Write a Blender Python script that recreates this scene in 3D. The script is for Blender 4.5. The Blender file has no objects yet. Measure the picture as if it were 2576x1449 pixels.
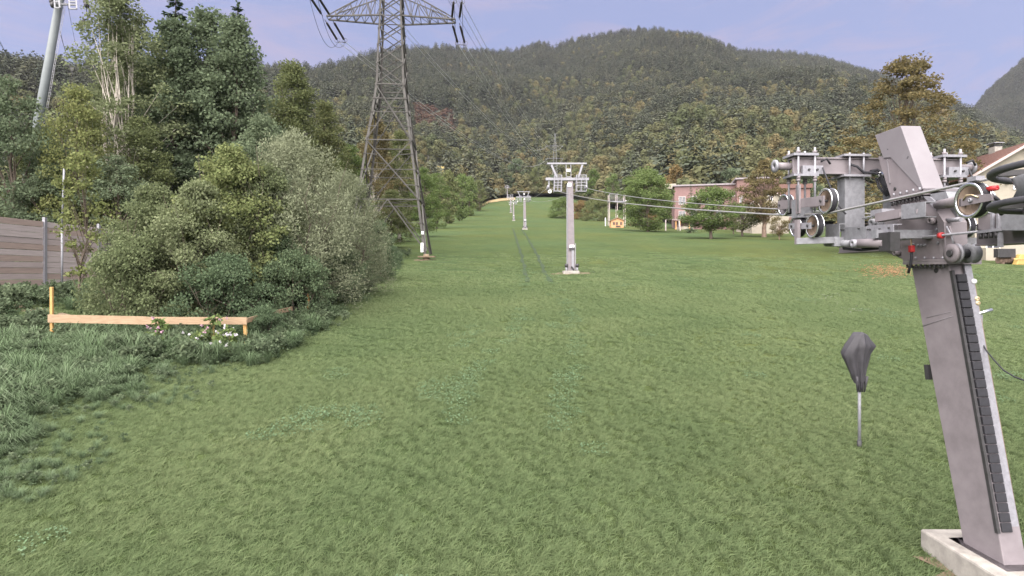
import bpy, math, random
import numpy as np
from mathutils import Vector, Matrix

# ------------------------------------------------------------------ camera, world, sun, exposure
SC = bpy.context.scene
COL = SC.collection
R = math.radians
CZ, FX, CX, HY = 4.8, 1500.0, 1288.0, 688.0      # eye height (m), focal length / principal column / horizon row of the 2576 px wide photo

cam_d = bpy.data.cameras.new('camera')
cam = bpy.data.objects.new('camera', cam_d)
COL.objects.link(cam)
cam.location = (0, 0, CZ)
cam.rotation_euler = (R(90), 0, 0)
cam_d.sensor_width = 36.0
cam_d.lens = 36.0 * FX / 2576.0
cam_d.shift_y = -36.5 / 2576.0
cam_d.clip_end = 12000
cam_d.clip_start = 0.1
SC.camera = cam

SUN_EL, SUN_AZ = R(54), R(199)        # azimuth of the sun measured from +Y clockwise: behind the camera, spread wide by thin cloud
world = bpy.data.worlds.new('World')
SC.world = world
world.use_nodes = True
wn, wl = world.node_tree.nodes, world.node_tree.links
wn.clear()
w_out = wn.new('ShaderNodeOutputWorld')
w_bg = wn.new('ShaderNodeBackground')
w_bg.inputs['Strength'].default_value = 0.05
sky = wn.new('ShaderNodeTexSky')
sky.sky_type = 'NISHITA'
sky.sun_disc = False
sky.sun_elevation = SUN_EL
sky.sun_rotation = SUN_AZ
sky.air_density = 1.0
sky.dust_density = 1.0
sky.ozone_density = 2.0
# a thin even veil of high lavender cloud, with faint rose cirrus in it
tc = wn.new('ShaderNodeTexCoord')
veil = wn.new('ShaderNodeMixRGB'); veil.inputs[0].default_value = 0.86
veil.inputs[2].default_value = (1.40, 1.64, 2.9, 1)
wl.new(sky.outputs['Color'], veil.inputs[1])
mp = wn.new('ShaderNodeMapping')
mp.inputs['Rotation'].default_value = (R(10), R(-32), R(14))
mp.inputs['Scale'].default_value = (2.0, 2.0, 9.0)
wl.new(tc.outputs['Generated'], mp.inputs['Vector'])
nz = wn.new('ShaderNodeTexNoise')
nz.inputs['Scale'].default_value = 2.2
nz.inputs['Detail'].default_value = 9
nz.inputs['Roughness'].default_value = 0.62
nz.inputs['Distortion'].default_value = 0.6
wl.new(mp.outputs['Vector'], nz.inputs['Vector'])
cr = wn.new('ShaderNodeValToRGB')
cr.color_ramp.elements[0].position = 0.44; cr.color_ramp.elements[0].color = (0, 0, 0, 1)
cr.color_ramp.elements[1].position = 0.66; cr.color_ramp.elements[1].color = (1, 1, 1, 1)
wl.new(nz.outputs['Fac'], cr.inputs['Fac'])
mlt = wn.new('ShaderNodeMath'); mlt.operation = 'MULTIPLY'; mlt.inputs[1].default_value = 0.5
wl.new(cr.outputs['Color'], mlt.inputs[0])
cir = wn.new('ShaderNodeMixRGB')
cir.inputs[2].default_value = (2.7, 2.15, 2.75, 1)
wl.new(mlt.outputs[0], cir.inputs[0])
wl.new(veil.outputs[0], cir.inputs[1])
wl.new(cir.outputs[0], w_bg.inputs['Color'])
wl.new(w_bg.outputs[0], w_out.inputs['Surface'])

sun_d = bpy.data.lights.new('sun', 'SUN')
sun_d.energy = 5.0
sun_d.angle = R(105)
sun_d.color = (1.0, 0.95, 0.9)
sun = bpy.data.objects.new('sun', sun_d)
COL.objects.link(sun)
sdir = Vector((math.sin(SUN_AZ) * math.cos(SUN_EL), math.cos(SUN_AZ) * math.cos(SUN_EL), math.sin(SUN_EL)))
sun.rotation_euler = (-sdir).to_track_quat('-Z', 'Y').to_euler()
sun.location = (0, -20, 60)

SC.view_settings.view_transform = 'Standard'
SC.view_settings.look = 'None'
SC.view_settings.exposure = 2.05
SC.view_settings.gamma = 1.0
SC.view_settings.use_curve_mapping = False
SC.render.engine = 'CYCLES'
SC.cycles.use_denoising = True
SC.cycles.max_bounces = 6
SC.cycles.diffuse_bounces = 3
SC.cycles.glossy_bounces = 2
SC.cycles.transmission_bounces = 3
SC.cycles.transparent_max_bounces = 4
SC.cycles.volume_bounces = 0
SC.cycles.sample_clamp_indirect = 4

random.seed(7)
RNG = np.random.default_rng(7)

# ------------------------------------------------------------------ helpers
def pt(px, py, Y):
    return Vector(((px - CX) / FX * Y, Y, CZ + (HY - py) / FX * Y))

def sstep(a, b, x):
    t = np.clip((x - a) / (b - a), 0, 1)
    return t * t * (3 - 2 * t)

def vnoise(x, y, seed=0):
    """smooth value noise, arrays in, about -1..1"""
    x = np.asarray(x, float); y = np.asarray(y, float)
    xi, yi = np.floor(x).astype(np.int64), np.floor(y).astype(np.int64)
    xf, yf = x - xi, y - yi
    def h(a, b):
        n = (a * 374761393 + b * 668265263 + seed * 982451653) & 0x7fffffff
        n = ((n ^ (n >> 13)) * 1274126177) & 0x7fffffff
        return ((n ^ (n >> 16)) & 0xffff) / 32767.5 - 1
    u, v = xf * xf * (3 - 2 * xf), yf * yf * (3 - 2 * yf)
    return (h(xi, yi) * (1 - u) + h(xi + 1, yi) * u) * (1 - v) + (h(xi, yi + 1) * (1 - u) + h(xi + 1, yi + 1) * u) * v

def ground(X, Y):
    X = np.asarray(X, float); Y = np.asarray(Y, float)
    z = np.where(Y < 0, 0.05 * Y, 0.111 * np.minimum(Y, 230) + 0.185 * np.maximum(Y - 230, 0))
    z = z + 0.75 * sstep(-14, -21, X) * sstep(8, 16, Y) * (1 - sstep(60, 120, Y))
    z = z + 0.07 * vnoise(X / 6, Y / 6, 3) * sstep(4, 12, Y) + 0.35 * vnoise(X / 40, Y / 40, 5) * sstep(60, 120, Y)
    return z

def gz(x, y):
    return float(ground(np.array([x]), np.array([y]))[0])

MATS = {}
def nodes_of(name):
    m = bpy.data.materials.new(name)
    m.use_nodes = True
    nt = m.node_tree
    return m, nt.nodes, nt.links, nt.nodes['Principled BSDF']

def mat(name, c1, c2=None, rough=0.6, metal=0.0, scale=8.0, detail=6, bump=0.0, stretch=(1, 1, 1), lo=0.35, hi=0.65, spec=0.3, bdist=0.01):
    """two-tone noise material in object space"""
    if name in MATS: return MATS[name]
    m, N, L, p = nodes_of(name)
    p.inputs['Roughness'].default_value = rough
    p.inputs['Metallic'].default_value = metal
    p.inputs['Specular IOR Level'].default_value = spec
    if c2 is None: c2 = tuple(x * 0.78 for x in c1)
    t = N.new('ShaderNodeTexCoord'); mpn = N.new('ShaderNodeMapping'); mpn.inputs['Scale'].default_value = stretch
    L.new(t.outputs['Object'], mpn.inputs['Vector'])
    n = N.new('ShaderNodeTexNoise'); n.inputs['Scale'].default_value = scale; n.inputs['Detail'].default_value = detail
    n.inputs['Roughness'].default_value = 0.65
    L.new(mpn.outputs['Vector'], n.inputs['Vector'])
    r = N.new('ShaderNodeValToRGB')
    r.color_ramp.elements[0].position = lo; r.color_ramp.elements[0].color = (*c2, 1)
    r.color_ramp.elements[1].position = hi; r.color_ramp.elements[1].color = (*c1, 1)
    L.new(n.outputs['Fac'], r.inputs['Fac'])
    L.new(r.outputs['Color'], p.inputs['Base Color'])
    if bump:
        b = N.new('ShaderNodeBump'); b.inputs['Strength'].default_value = bump; b.inputs['Distance'].default_value = bdist
        L.new(n.outputs['Fac'], b.inputs['Height']); L.new(b.outputs['Normal'], p.inputs['Normal'])
    MATS[name] = m
    return m

def leaf_mat(name, cols, trans=0.35, per_object=0.35, stand=0.0, stand_scale=0.02):
    """leaf colours spread leaf by leaf (mesh island) and plant by plant (object)"""
    m, N, L, p = nodes_of(name)
    N.remove(p)
    out = N['Material Output']
    g = N.new('ShaderNodeNewGeometry'); oi = N.new('ShaderNodeObjectInfo')
    a = N.new('ShaderNodeMath'); a.operation = 'MULTIPLY'; a.inputs[1].default_value = 1 - per_object
    b = N.new('ShaderNodeMath'); b.operation = 'MULTIPLY_ADD'; b.inputs[1].default_value = per_object
    L.new(g.outputs['Random Per Island'], a.inputs[0])
    L.new(oi.outputs['Random'], b.inputs[0]); L.new(a.outputs[0], b.inputs[2])
    src = b.outputs[0]
    if stand:
        nz_ = N.new('ShaderNodeTexNoise'); nz_.inputs['Scale'].default_value = stand_scale; nz_.inputs['Detail'].default_value = 4
        L.new(oi.outputs['Location'], nz_.inputs['Vector'])
        e_ = N.new('ShaderNodeMapRange'); e_.inputs['From Min'].default_value = 0.3; e_.inputs['From Max'].default_value = 0.7
        L.new(nz_.outputs['Fac'], e_.inputs['Value'])
        mx_ = N.new('ShaderNodeMix'); mx_.data_type = 'FLOAT'; mx_.inputs['Factor'].default_value = stand
        L.new(b.outputs[0], mx_.inputs['A']); L.new(e_.outputs['Result'], mx_.inputs['B']); src = mx_.outputs['Result']
    r = N.new('ShaderNodeValToRGB')
    while len(r.color_ramp.elements) < len(cols): r.color_ramp.elements.new(0.5)
    for i, c in enumerate(cols):
        r.color_ramp.elements[i].position = i / max(1, len(cols) - 1)
        r.color_ramp.elements[i].color = (*c, 1)
    L.new(src, r.inputs['Fac'])
    d = N.new('ShaderNodeBsdfDiffuse'); tr = N.new('ShaderNodeBsdfTranslucent'); mx = N.new('ShaderNodeMixShader')
    mx.inputs[0].default_value = trans
    L.new(r.outputs['Color'], d.inputs['Color']); L.new(r.outputs['Color'], tr.inputs['Color'])
    L.new(d.outputs[0], mx.inputs[1]); L.new(tr.outputs[0], mx.inputs[2]); L.new(mx.outputs[0], out.inputs['Surface'])
    MATS[name] = m
    return m

def tag(o, label=None, cat=None, group=None, kind=None):
    if label: o['label'] = label
    if cat: o['category'] = cat
    if group: o['group'] = group
    if kind: o['kind'] = kind
    return o

def thing(name, label, cat, loc=(0, 0, 0), group=None):
    o = bpy.data.objects.new(name, None)
    o.empty_display_size = 0.2
    COL.objects.link(o)
    o.location = loc
    return tag(o, label, cat, group)

def wloc(o):
    v = Vector((0, 0, 0))
    while o is not None:
        v = v + o.location; o = o.parent
    return v

class MB:
    """collects solids; build() links them as one mesh object"""
    def __init__(s):
        s.v, s.f, s.sm = [], [], []
    def add(s, vs, fs, smooth=False):
        k = len(s.v)
        s.v.extend([tuple(v) for v in vs]); s.f.extend([tuple(i + k for i in f) for f in fs]); s.sm.extend([smooth] * len(fs))
        return s
    def hexa(s, a):
        """8 corners: bottom loop 0-3 (ccw from above), top loop 4-7"""
        return s.add(a, [(3, 2, 1, 0), (4, 5, 6, 7), (0, 1, 5, 4), (1, 2, 6, 5), (2, 3, 7, 6), (3, 0, 4, 7)])
    def box(s, c, d, rz=0.0, rot=None):
        c = Vector(c); M = rot if rot is not None else Matrix.Rotation(rz, 3, 'Z')
        q = [Vector((x * d[0] / 2, y * d[1] / 2, z * d[2] / 2)) for z in (-1, 1) for x, y in ((-1, -1), (1, -1), (1, 1), (-1, 1))]
        return s.hexa([c + M @ p for p in q])
    def bar(s, p, q, w, h=None, up=(0, 0, 1)):
        """rectangular bar from p to q"""
        p, q = Vector(p), Vector(q); h = h or w
        d = (q - p)
        if d.length < 1e-6: return s
        d.normalize(); u = Vector(up)
        if abs(d.dot(u)) > 0.97: u = Vector((0, 1, 0)) if abs(d.y) < 0.9 else Vector((1, 0, 0))
        a = d.cross(u).normalized(); b = a.cross(d).normalized()
        r = []
        for e in (p, q):
            for x, y in ((-1, -1), (1, -1), (1, 1), (-1, 1)): r.append(e + a * (x * w / 2) + b * (y * h / 2))
        return s.add(r, [(0, 1, 2, 3), (7, 6, 5, 4), (4, 5, 1, 0), (5, 6, 2, 1), (6, 7, 3, 2), (7, 4, 0, 3)])
    def angle(s, p, q, w, t=None, a=None, b=None):
        """L-section bar from p to q: two flanges along directions a and b"""
        p, q = Vector(p), Vector(q); t = t or w * 0.14
        d = (q - p).normalized()
        a = Vector(a) if a is not None else d.cross(Vector((0, 0, 1)))
        if a.length < 1e-3: a = Vector((1, 0, 0))
        a = (a - d * a.dot(d)).normalized()
        b = Vector(b) if b is not None else d.cross(a)
        b = (b - d * b.dot(d)).normalized()
        for m, n in ((a, b), (b, a)):
            r = []
            for e in (p, q):
                for x, y in ((0, 0), (w, 0), (w, t), (0, t)): r.append(e + m * x + n * y)
            s.add(r, [(0, 1, 2, 3), (7, 6, 5, 4), (4, 5, 1, 0), (5, 6, 2, 1), (6, 7, 3, 2), (7, 4, 0, 3)])
        return s
    def tube(s, pts, r, n=8, cap=True, smooth=True):
        pts = [Vector(p) for p in pts]
        rs = r if isinstance(r, (list, tuple)) else [r] * len(pts)
        k0 = []; prev = None
        vs, fs = [], []
        for i, p in enumerate(pts):
            d = (pts[min(i + 1, len(pts) - 1)] - pts[max(i - 1, 0)])
            if d.length < 1e-9: d = Vector((0, 0, 1))
            d.normalize()
            if prev is None:
                prev = d.orthogonal().normalized()
            a = (prev - d * prev.dot(d))
            a = a.normalized() if a.length > 1e-6 else d.orthogonal().normalized()
            prev = a; b = d.cross(a)
            for j in range(n):
                t = 2 * math.pi * j / n
                vs.append(p + (a * math.cos(t) + b * math.sin(t)) * rs[i])
        for i in range(len(pts) - 1):
            for j in range(n):
                j2 = (j + 1) % n
                fs.append((i * n + j, i * n + j2, (i + 1) * n + j2, (i + 1) * n + j))
        s.add(vs, fs, smooth)
        if cap:
            k = len(s.v) - len(vs)
            s.f.append(tuple(k + j for j in range(n))[::-1]); s.sm.append(False)
            s.f.append(tuple(k + (len(pts) - 1) * n + j for j in range(n))); s.sm.append(False)
        return s
    def cyl(s, p, q, r, n=16, smooth=True):
        return s.tube([p, q], r, n, True, smooth)
    def lathe(s, c, axis, prof, n=28, smooth=True, closed=True):
        """profile of (radius, offset along axis) spun round the axis"""
        c = Vector(c); d = Vector(axis).normalized(); a = d.orthogonal().normalized(); b = d.cross(a)
        vs, fs = [], []
        for (r, o) in prof:
            for j in range(n):
                t = 2 * math.pi * j / n
                vs.append(c + d * o + (a * math.cos(t) + b * math.sin(t)) * r)
        m = len(prof)
        for i in range(m if closed else m - 1):
            i2 = (i + 1) % m
            for j in range(n):
                j2 = (j + 1) % n
                fs.append((i * n + j, i * n + j2, i2 * n + j2, i2 * n + j))
        return s.add(vs, fs, smooth)
    def prism(s, poly, ext):
        """polygon (world points, any plane) extruded by a vector"""
        e = Vector(ext); n = len(poly); P = [Vector(p) for p in poly]
        vs = P + [p + e for p in P]
        fs = [tuple(range(n))[::-1], tuple(range(n, 2 * n))] + [(i, (i + 1) % n, n + (i + 1) % n, n + i) for i in range(n)]
        return s.add(vs, fs)
    def build(s, name, m, parent=None, origin=None, fix=True, bevel=0.0):
        o = wloc(parent) if parent is not None else (Vector(origin) if origin is not None else Vector((0, 0, 0)))
        me = bpy.data.meshes.new(name)
        me.from_pydata([(v[0] - o.x, v[1] - o.y, v[2] - o.z) for v in s.v], [], s.f)
        me.polygons.foreach_set('use_smooth', s.sm)
        if fix:
            import bmesh
            bm = bmesh.new(); bm.from_mesh(me); bmesh.ops.recalc_face_normals(bm, faces=bm.faces); bm.to_mesh(me); bm.free()
        me.materials.append(m)
        ob = bpy.data.objects.new(name, me)
        COL.objects.link(ob)
        if parent is not None: ob.parent = parent
        elif origin is not None: ob.location = o
        if bevel:
            b = ob.modifiers.new('bevel', 'BEVEL'); b.width = bevel; b.segments = 2; b.limit_method = 'ANGLE'; b.angle_limit = R(50)
        return ob

def solo(mb, name, m, label, cat, group=None, origin=None, **kw):
    return tag(mb.build(name, m, None, origin if origin is not None else mb.v[0], **kw), label, cat, group)

def np_mesh(name, V, F, m, k=None):
    """mesh from numpy arrays; F is (n,3) or (n,4)"""
    me = bpy.data.meshes.new(name)
    nv, nf, k = len(V), len(F), F.shape[1]
    me.vertices.add(nv); me.vertices.foreach_set('co', np.ascontiguousarray(V, np.float32).ravel())
    me.loops.add(nf * k); me.loops.foreach_set('vertex_index', np.ascontiguousarray(F, np.int32).ravel())
    me.polygons.add(nf); me.polygons.foreach_set('loop_start', np.arange(0, nf * k, k, dtype=np.int32))
    me.update(calc_edges=True)
    if m is not None: me.materials.append(m)
    return me

def link(name, me, parent=None, loc=(0, 0, 0)):
    o = bpy.data.objects.new(name, me); COL.objects.link(o); o.location = loc
    if parent is not None: o.parent = parent
    return o

def hang(p, q, sag, n=24):
    p, q = Vector(p), Vector(q)
    return [p.lerp(q, i / n) - Vector((0, 0, 4 * sag * (i / n) * (1 - i / n))) for i in range(n + 1)]

# ------------------------------------------------------------------ materials
M_STEEL = mat('weathered_grey_steel', (0.168, 0.147, 0.156), (0.132, 0.115, 0.122), 0.62, 0.08, 3.5, bump=0.05)
M_COVER = mat('painted_sheet_cover', (0.152, 0.140, 0.150), (0.135, 0.122, 0.132), 0.6, 0.05, 2.0)
M_GALV = mat('galvanised_steel', (0.235, 0.23, 0.252), (0.158, 0.154, 0.17), 0.5, 0.25, 22, lo=0.3, hi=0.7, bump=0.04)
M_GALVD = mat('dull_galvanised_steel', (0.185, 0.185, 0.20), (0.13, 0.13, 0.14), 0.55, 0.15, 14)
M_BRIGHT = mat('bright_machined_steel', (0.72, 0.72, 0.74), (0.6, 0.6, 0.62), 0.22, 0.9, 10)
M_RUBBER = mat('black_rubber', (0.022, 0.021, 0.026), (0.015, 0.015, 0.018), 0.7, 0, 20)
M_RIMRUST = mat('rust_dusted_rim', (0.22, 0.165, 0.125), (0.15, 0.11, 0.085), 0.7, 0.2, 12)
M_DARK = mat('dark_hardware', (0.045, 0.042, 0.045), (0.03, 0.03, 0.03), 0.55, 0.3, 10)
M_RED = mat('red_plastic', (0.36, 0.03, 0.03), (0.28, 0.02, 0.025), 0.4, 0, 10)
M_ROPE = mat('steel_rope', (0.36, 0.35, 0.35), (0.26, 0.25, 0.25), 0.45, 0.6, 60)
M_BRASS = mat('brass_fitting', (0.55, 0.44, 0.28), (0.42, 0.33, 0.2), 0.4, 0.5, 20)
M_WHITE = mat('white_paint', (0.6, 0.6, 0.6), (0.52, 0.52, 0.52), 0.5, 0, 10)
M_LATT = mat('pylon_green_grey_steel', (0.076, 0.071, 0.066), (0.045, 0.042, 0.038), 0.75, 0.1, 1.3)
M_INSUL = mat('brown_insulator', (0.035, 0.028, 0.03), (0.025, 0.02, 0.02), 0.3, 0, 8)
M_WIRE = mat('aluminium_conductor', (0.4, 0.4, 0.41), (0.33, 0.33, 0.34), 0.5, 0.4, 4)
M_DWIRE = mat('dark_cable', (0.06, 0.06, 0.065), (0.045, 0.045, 0.05), 0.6, 0.2, 4)
M_CONC = mat('concrete', (0.27, 0.25, 0.225), (0.18, 0.165, 0.15), 0.9, 0, 5, bump=0.3)
M_POLE = mat('grey_green_tube', (0.115, 0.128, 0.13), (0.09, 0.10, 0.103), 0.6, 0.1, 0.8)
M_WOODNEW = mat('fresh_sawn_board', (0.27, 0.19, 0.122), (0.2, 0.135, 0.083), 0.75, 0, 3, stretch=(1, 6, 9), bump=0.1)
M_WOODPOST = mat('yellow_fence_post', (0.42, 0.25, 0.09), (0.28, 0.16, 0.06), 0.8, 0, 6, stretch=(4, 4, 0.7), bump=0.1)
M_BOARD = [mat('weathered_board_%s' % n, c, tuple(x * 0.66 for x in c), 0.85, 0, 2.2, stretch=(3, 0.45, 7), bump=0.25, lo=0.25, hi=0.75)
           for n, c in (('grey', (0.34, 0.285, 0.275)), ('brown', (0.31, 0.24, 0.21)), ('pale', (0.385, 0.33, 0.32)))]
M_BARK = mat('bark', (0.11, 0.085, 0.065), (0.05, 0.04, 0.032), 0.9, 0, 9, stretch=(1, 1, 0.3), bump=0.4)
M_BARKP = mat('pale_aspen_bark', (0.46, 0.42, 0.36), (0.24, 0.21, 0.18), 0.85, 0, 5, stretch=(1, 1, 0.35), bump=0.2)
M_BARKR = mat('old_brown_bark', (0.2, 0.14, 0.105), (0.1, 0.07, 0.055), 0.9, 0, 6, stretch=(1, 1, 0.3), bump=0.4)
M_DIRT = mat('packed_earth', (0.17, 0.125, 0.085), (0.1, 0.075, 0.05), 0.95, 0, 6, bump=0.5)
M_SAND = mat('sandy_earth', (0.23, 0.165, 0.085), (0.15, 0.12, 0.06), 0.95, 0, 0.3, bump=0.3)
M_RIMD = mat('dark_grey_lined_rim', (0.055, 0.054, 0.06), (0.04, 0.039, 0.044), 0.55, 0.1, 8)
M_CLOTH = mat('black_cover_cloth', (0.045, 0.042, 0.048), (0.032, 0.03, 0.034), 0.6, 0, 5, bump=0.15)

L_MID = leaf_mat('leaf_mid_green', [(0.065, 0.095, 0.032), (0.10, 0.135, 0.05), (0.145, 0.18, 0.07)])
L_DARK = leaf_mat('leaf_dark_green', [(0.07, 0.093, 0.055), (0.10, 0.127, 0.077), (0.135, 0.162, 0.097)])
L_YEL = leaf_mat('leaf_yellow_green', [(0.10, 0.12, 0.046), (0.135, 0.15, 0.06), (0.18, 0.18, 0.078)])
L_OLIVE = leaf_mat('leaf_olive', [(0.08, 0.097, 0.044), (0.108, 0.124, 0.056), (0.145, 0.15, 0.07)])
L_WILLOW = leaf_mat('leaf_grey_willow', [(0.115, 0.13, 0.078), (0.16, 0.175, 0.11), (0.22, 0.235, 0.155)])
L_SHRUB = leaf_mat('leaf_dull_shrub', [(0.085, 0.105, 0.052), (0.12, 0.14, 0.072), (0.165, 0.18, 0.105)])
L_SHRUBY = leaf_mat('leaf_pale_shrub', [(0.105, 0.13, 0.052), (0.145, 0.165, 0.07), (0.195, 0.2, 0.095)])
L_SHRUBD = leaf_mat('leaf_dark_shrub', [(0.055, 0.08, 0.045), (0.08, 0.11, 0.062), (0.115, 0.145, 0.08)])
L_RUST = leaf_mat('leaf_rust', [(0.10, 0.09, 0.045), (0.15, 0.11, 0.052), (0.20, 0.125, 0.058)])
L_PEAR = leaf_mat('leaf_brown_pear', [(0.088, 0.078, 0.04), (0.12, 0.10, 0.05), (0.165, 0.125, 0.06)])
L_NEEDLE = leaf_mat('needles_dark', [(0.04, 0.06, 0.035), (0.058, 0.082, 0.046), (0.085, 0.105, 0.06)], trans=0.12)
L_FBROAD = leaf_mat('leaf_autumn_wood', [(0.062, 0.076, 0.04), (0.08, 0.09, 0.047), (0.10, 0.102, 0.054), (0.122, 0.108, 0.056), (0.15, 0.11, 0.056)], per_object=0.92, stand=0.45, stand_scale=0.012)
L_FSPR = leaf_mat('needles_wood', [(0.045, 0.054, 0.04), (0.064, 0.071, 0.05), (0.088, 0.088, 0.06)], trans=0.12, per_object=0.7)
L_REDB = leaf_mat('leaf_reddish_brush', [(0.085, 0.055, 0.042), (0.11, 0.068, 0.05), (0.08, 0.075, 0.042)], per_object=0.6)
L_GRASS = leaf_mat('grass_blade', [(0.086, 0.122, 0.058), (0.126, 0.164, 0.078), (0.18, 0.21, 0.106)], trans=0.45, per_object=0.2, stand=0.4, stand_scale=0.22)
L_TALL = leaf_mat('tall_grass_blade', [(0.06, 0.09, 0.045), (0.09, 0.125, 0.068), (0.14, 0.175, 0.11)], trans=0.25)
L_CLOVER = leaf_mat('clover_leaf', [(0.065, 0.105, 0.055), (0.085, 0.128, 0.07), (0.11, 0.155, 0.09)], trans=0.2)
L_PETALW = leaf_mat('petal_white', [(0.42, 0.39, 0.42), (0.5, 0.47, 0.5)])
L_PETALP = leaf_mat('petal_pink', [(0.34, 0.18, 0.25), (0.42, 0.27, 0.34)])
L_FALL = leaf_mat('fallen_leaf', [(0.16, 0.09, 0.05), (0.22, 0.13, 0.075), (0.28, 0.18, 0.10)])

# ------------------------------------------------------------------ terrain
def grid_mesh(name, xs, ys, zf, m):
    X, Yg = np.meshgrid(xs, ys)
    Z = zf(X, Yg)
    V = np.stack([X.ravel(), Yg.ravel(), Z.ravel()], 1)
    nx, ny = len(xs), len(ys)
    i = np.arange(nx * ny).reshape(ny, nx)
    F = np.stack([i[:-1, :-1].ravel(), i[:-1, 1:].ravel(), i[1:, 1:].ravel(), i[1:, :-1].ravel()], 1)
    me = np_mesh(name, V, F, m)
    me.polygons.foreach_set('use_smooth', [True] * len(me.polygons))
    return me

def meadow_material():
    m, N, L, p = nodes_of('meadow_turf')
    p.inputs['Roughness'].default_value = 0.95
    p.inputs['Specular IOR Level'].default_value = 0.1
    t = N.new('ShaderNodeTexCoord')
    def noise(sc, det, rough=0.6, st=(1, 1, 1)):
        mpn = N.new('ShaderNodeMapping'); mpn.inputs['Scale'].default_value = st
        L.new(t.outputs['Object'], mpn.inputs['Vector'])
        n = N.new('ShaderNodeTexNoise'); n.inputs['Scale'].default_value = sc; n.inputs['Detail'].default_value = det; n.inputs['Roughness'].default_value = rough
        L.new(mpn.outputs['Vector'], n.inputs['Vector']); return n
    def ramp(src, c1, c2, a, b):
        r = N.new('ShaderNodeValToRGB')
        r.color_ramp.elements[0].position = a; r.color_ramp.elements[0].color = (*c1, 1)
        r.color_ramp.elements[1].position = b; r.color_ramp.elements[1].color = (*c2, 1)
        L.new(src, r.inputs['Fac']); return r
    n1 = noise(0.16, 8); n2 = noise(5.0, 10, 0.85); n3 = noise(0.05, 4)
    r1 = ramp(n1.outputs['Fac'], (0.039, 0.057, 0.021), (0.053, 0.071, 0.028), 0.35, 0.66)
    r2 = ramp(n2.outputs['Fac'], (0.45, 0.48, 0.46), (1.35, 1.32, 1.28), 0.32, 0.68)
    r3 = ramp(n3.outputs['Fac'], (0.9, 1.0, 1.05), (1.15, 1.02, 0.85), 0.35, 0.65)
    n4 = noise(0.9, 5, 0.6); r4 = ramp(n4.outputs['Fac'], (0.82, 0.84, 0.84), (1.13, 1.12, 1.08), 0.36, 0.64)
    a = N.new('ShaderNodeMixRGB'); a.blend_type = 'MULTIPLY'; a.inputs[0].default_value = 1
    b = N.new('ShaderNodeMixRGB'); b.blend_type = 'MULTIPLY'; b.inputs[0].default_value = 1
    L.new(r1.outputs[0], a.inputs[1]); L.new(r2.outputs[0], a.inputs[2])
    L.new(a.outputs[0], b.inputs[1]); L.new(r3.outputs[0], b.inputs[2])
    c4 = N.new('ShaderNodeMixRGB'); c4.blend_type = 'MULTIPLY'; c4.inputs[0].default_value = 1
    L.new(b.outputs[0], c4.inputs[1]); L.new(r4.outputs[0], c4.inputs[2])
    L.new(c4.outputs[0], p.inputs['Base Color'])
    bp = N.new('ShaderNodeBump'); bp.inputs['Strength'].default_value = 0.7; bp.inputs['Distance'].default_value = 0.12
    L.new(n2.outputs['Fac'], bp.inputs['Height']); L.new(bp.outputs['Normal'], p.inputs['Normal'])
    return m
M_MEADOW = meadow_material()
xs = np.concatenate([np.linspace(-900, -60, 50)[:-1], np.linspace(-60, 60, 161), np.linspace(60, 900, 50)[1:]])
ys = np.concatenate([np.linspace(-120, 4, 24)[:-1], np.linspace(4, 70, 130), np.linspace(70, 760, 140)[1:]])
meadow = link('meadow', grid_mesh('meadow', xs, ys, ground, M_MEADOW))
tag(meadow, 'mown green meadow rising gently towards the wooded hill', kind='structure')

# skyline of the wooded hill, read off as (column, row) and set at its own distance
SK = np.array([(-900, 210), (-300, 190), (0, 182), (60, 190), (180, 200), (420, 200), (690, 190), (780, 196), (850, 178), (900, 163), (940, 150), (1000, 141), (1060, 136),
               (1110, 133), (1180, 140), (1250, 146), (1300, 141), (1340, 126), (1370, 122), (1395, 134), (1420, 121), (1460, 106), (1500, 104), (1530, 96), (1600, 88),
               (1640, 87), (1700, 94), (1760, 104), (1800, 118), (1850, 138), (1920, 144), (2000, 149), (2080, 164), (2150, 184), (2220, 208), (2300, 234), (2380, 264),
               (2440, 294), (2520, 335), (2640, 390), (2900, 450), (3500, 520)], float)
def ridge(a):
    px = CX + a * FX
    py = np.interp(px, SK[:, 0], SK[:, 1])
    yr = np.interp(px, [-900, 500, 800, 1150, 1400, 2200, 2500, 3500], [640, 650, 950, 1400, 1500, 1500, 1350, 1200])
    return (HY - py) / FX, yr
HILL0 = 300.0
def foot(a):
    return np.interp(CX + a * FX, [-900, 900, 1150, 1560, 1720, 3500], [150, 150, 300, 300, 175, 165]) + 105 * np.exp(-((CX + a * FX - 1350) / 130) ** 4)
def hill_z(X, Y):
    a = X / np.maximum(Y, 1)
    e, yr = ridge(np.clip(a, -1.5, 1.5))
    zr = CZ + e * yr
    h0 = foot(np.clip(a, -1.5, 1.5))
    t = (Y - h0) / (yr - h0)
    g0 = 0.111 * np.minimum(h0, 230) + 0.185 * np.maximum(h0 - 230, 0) - 1.5
    tc_ = np.clip(t, 0, 1)
    s = tc_ * (0.80 + 0.20 * tc_)
    fold = (34 * vnoise(X / 190, Y / 300, 11) + 15 * vnoise(X / 75, Y / 110, 12)) * np.clip(t * 4, 0, 1) * np.clip((1 - t) * 3.0, 0, 1)
    z = g0 + (zr - g0) * s + fold
    return np.where(t > 1, zr - (Y - yr) * 0.55, z)

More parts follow.
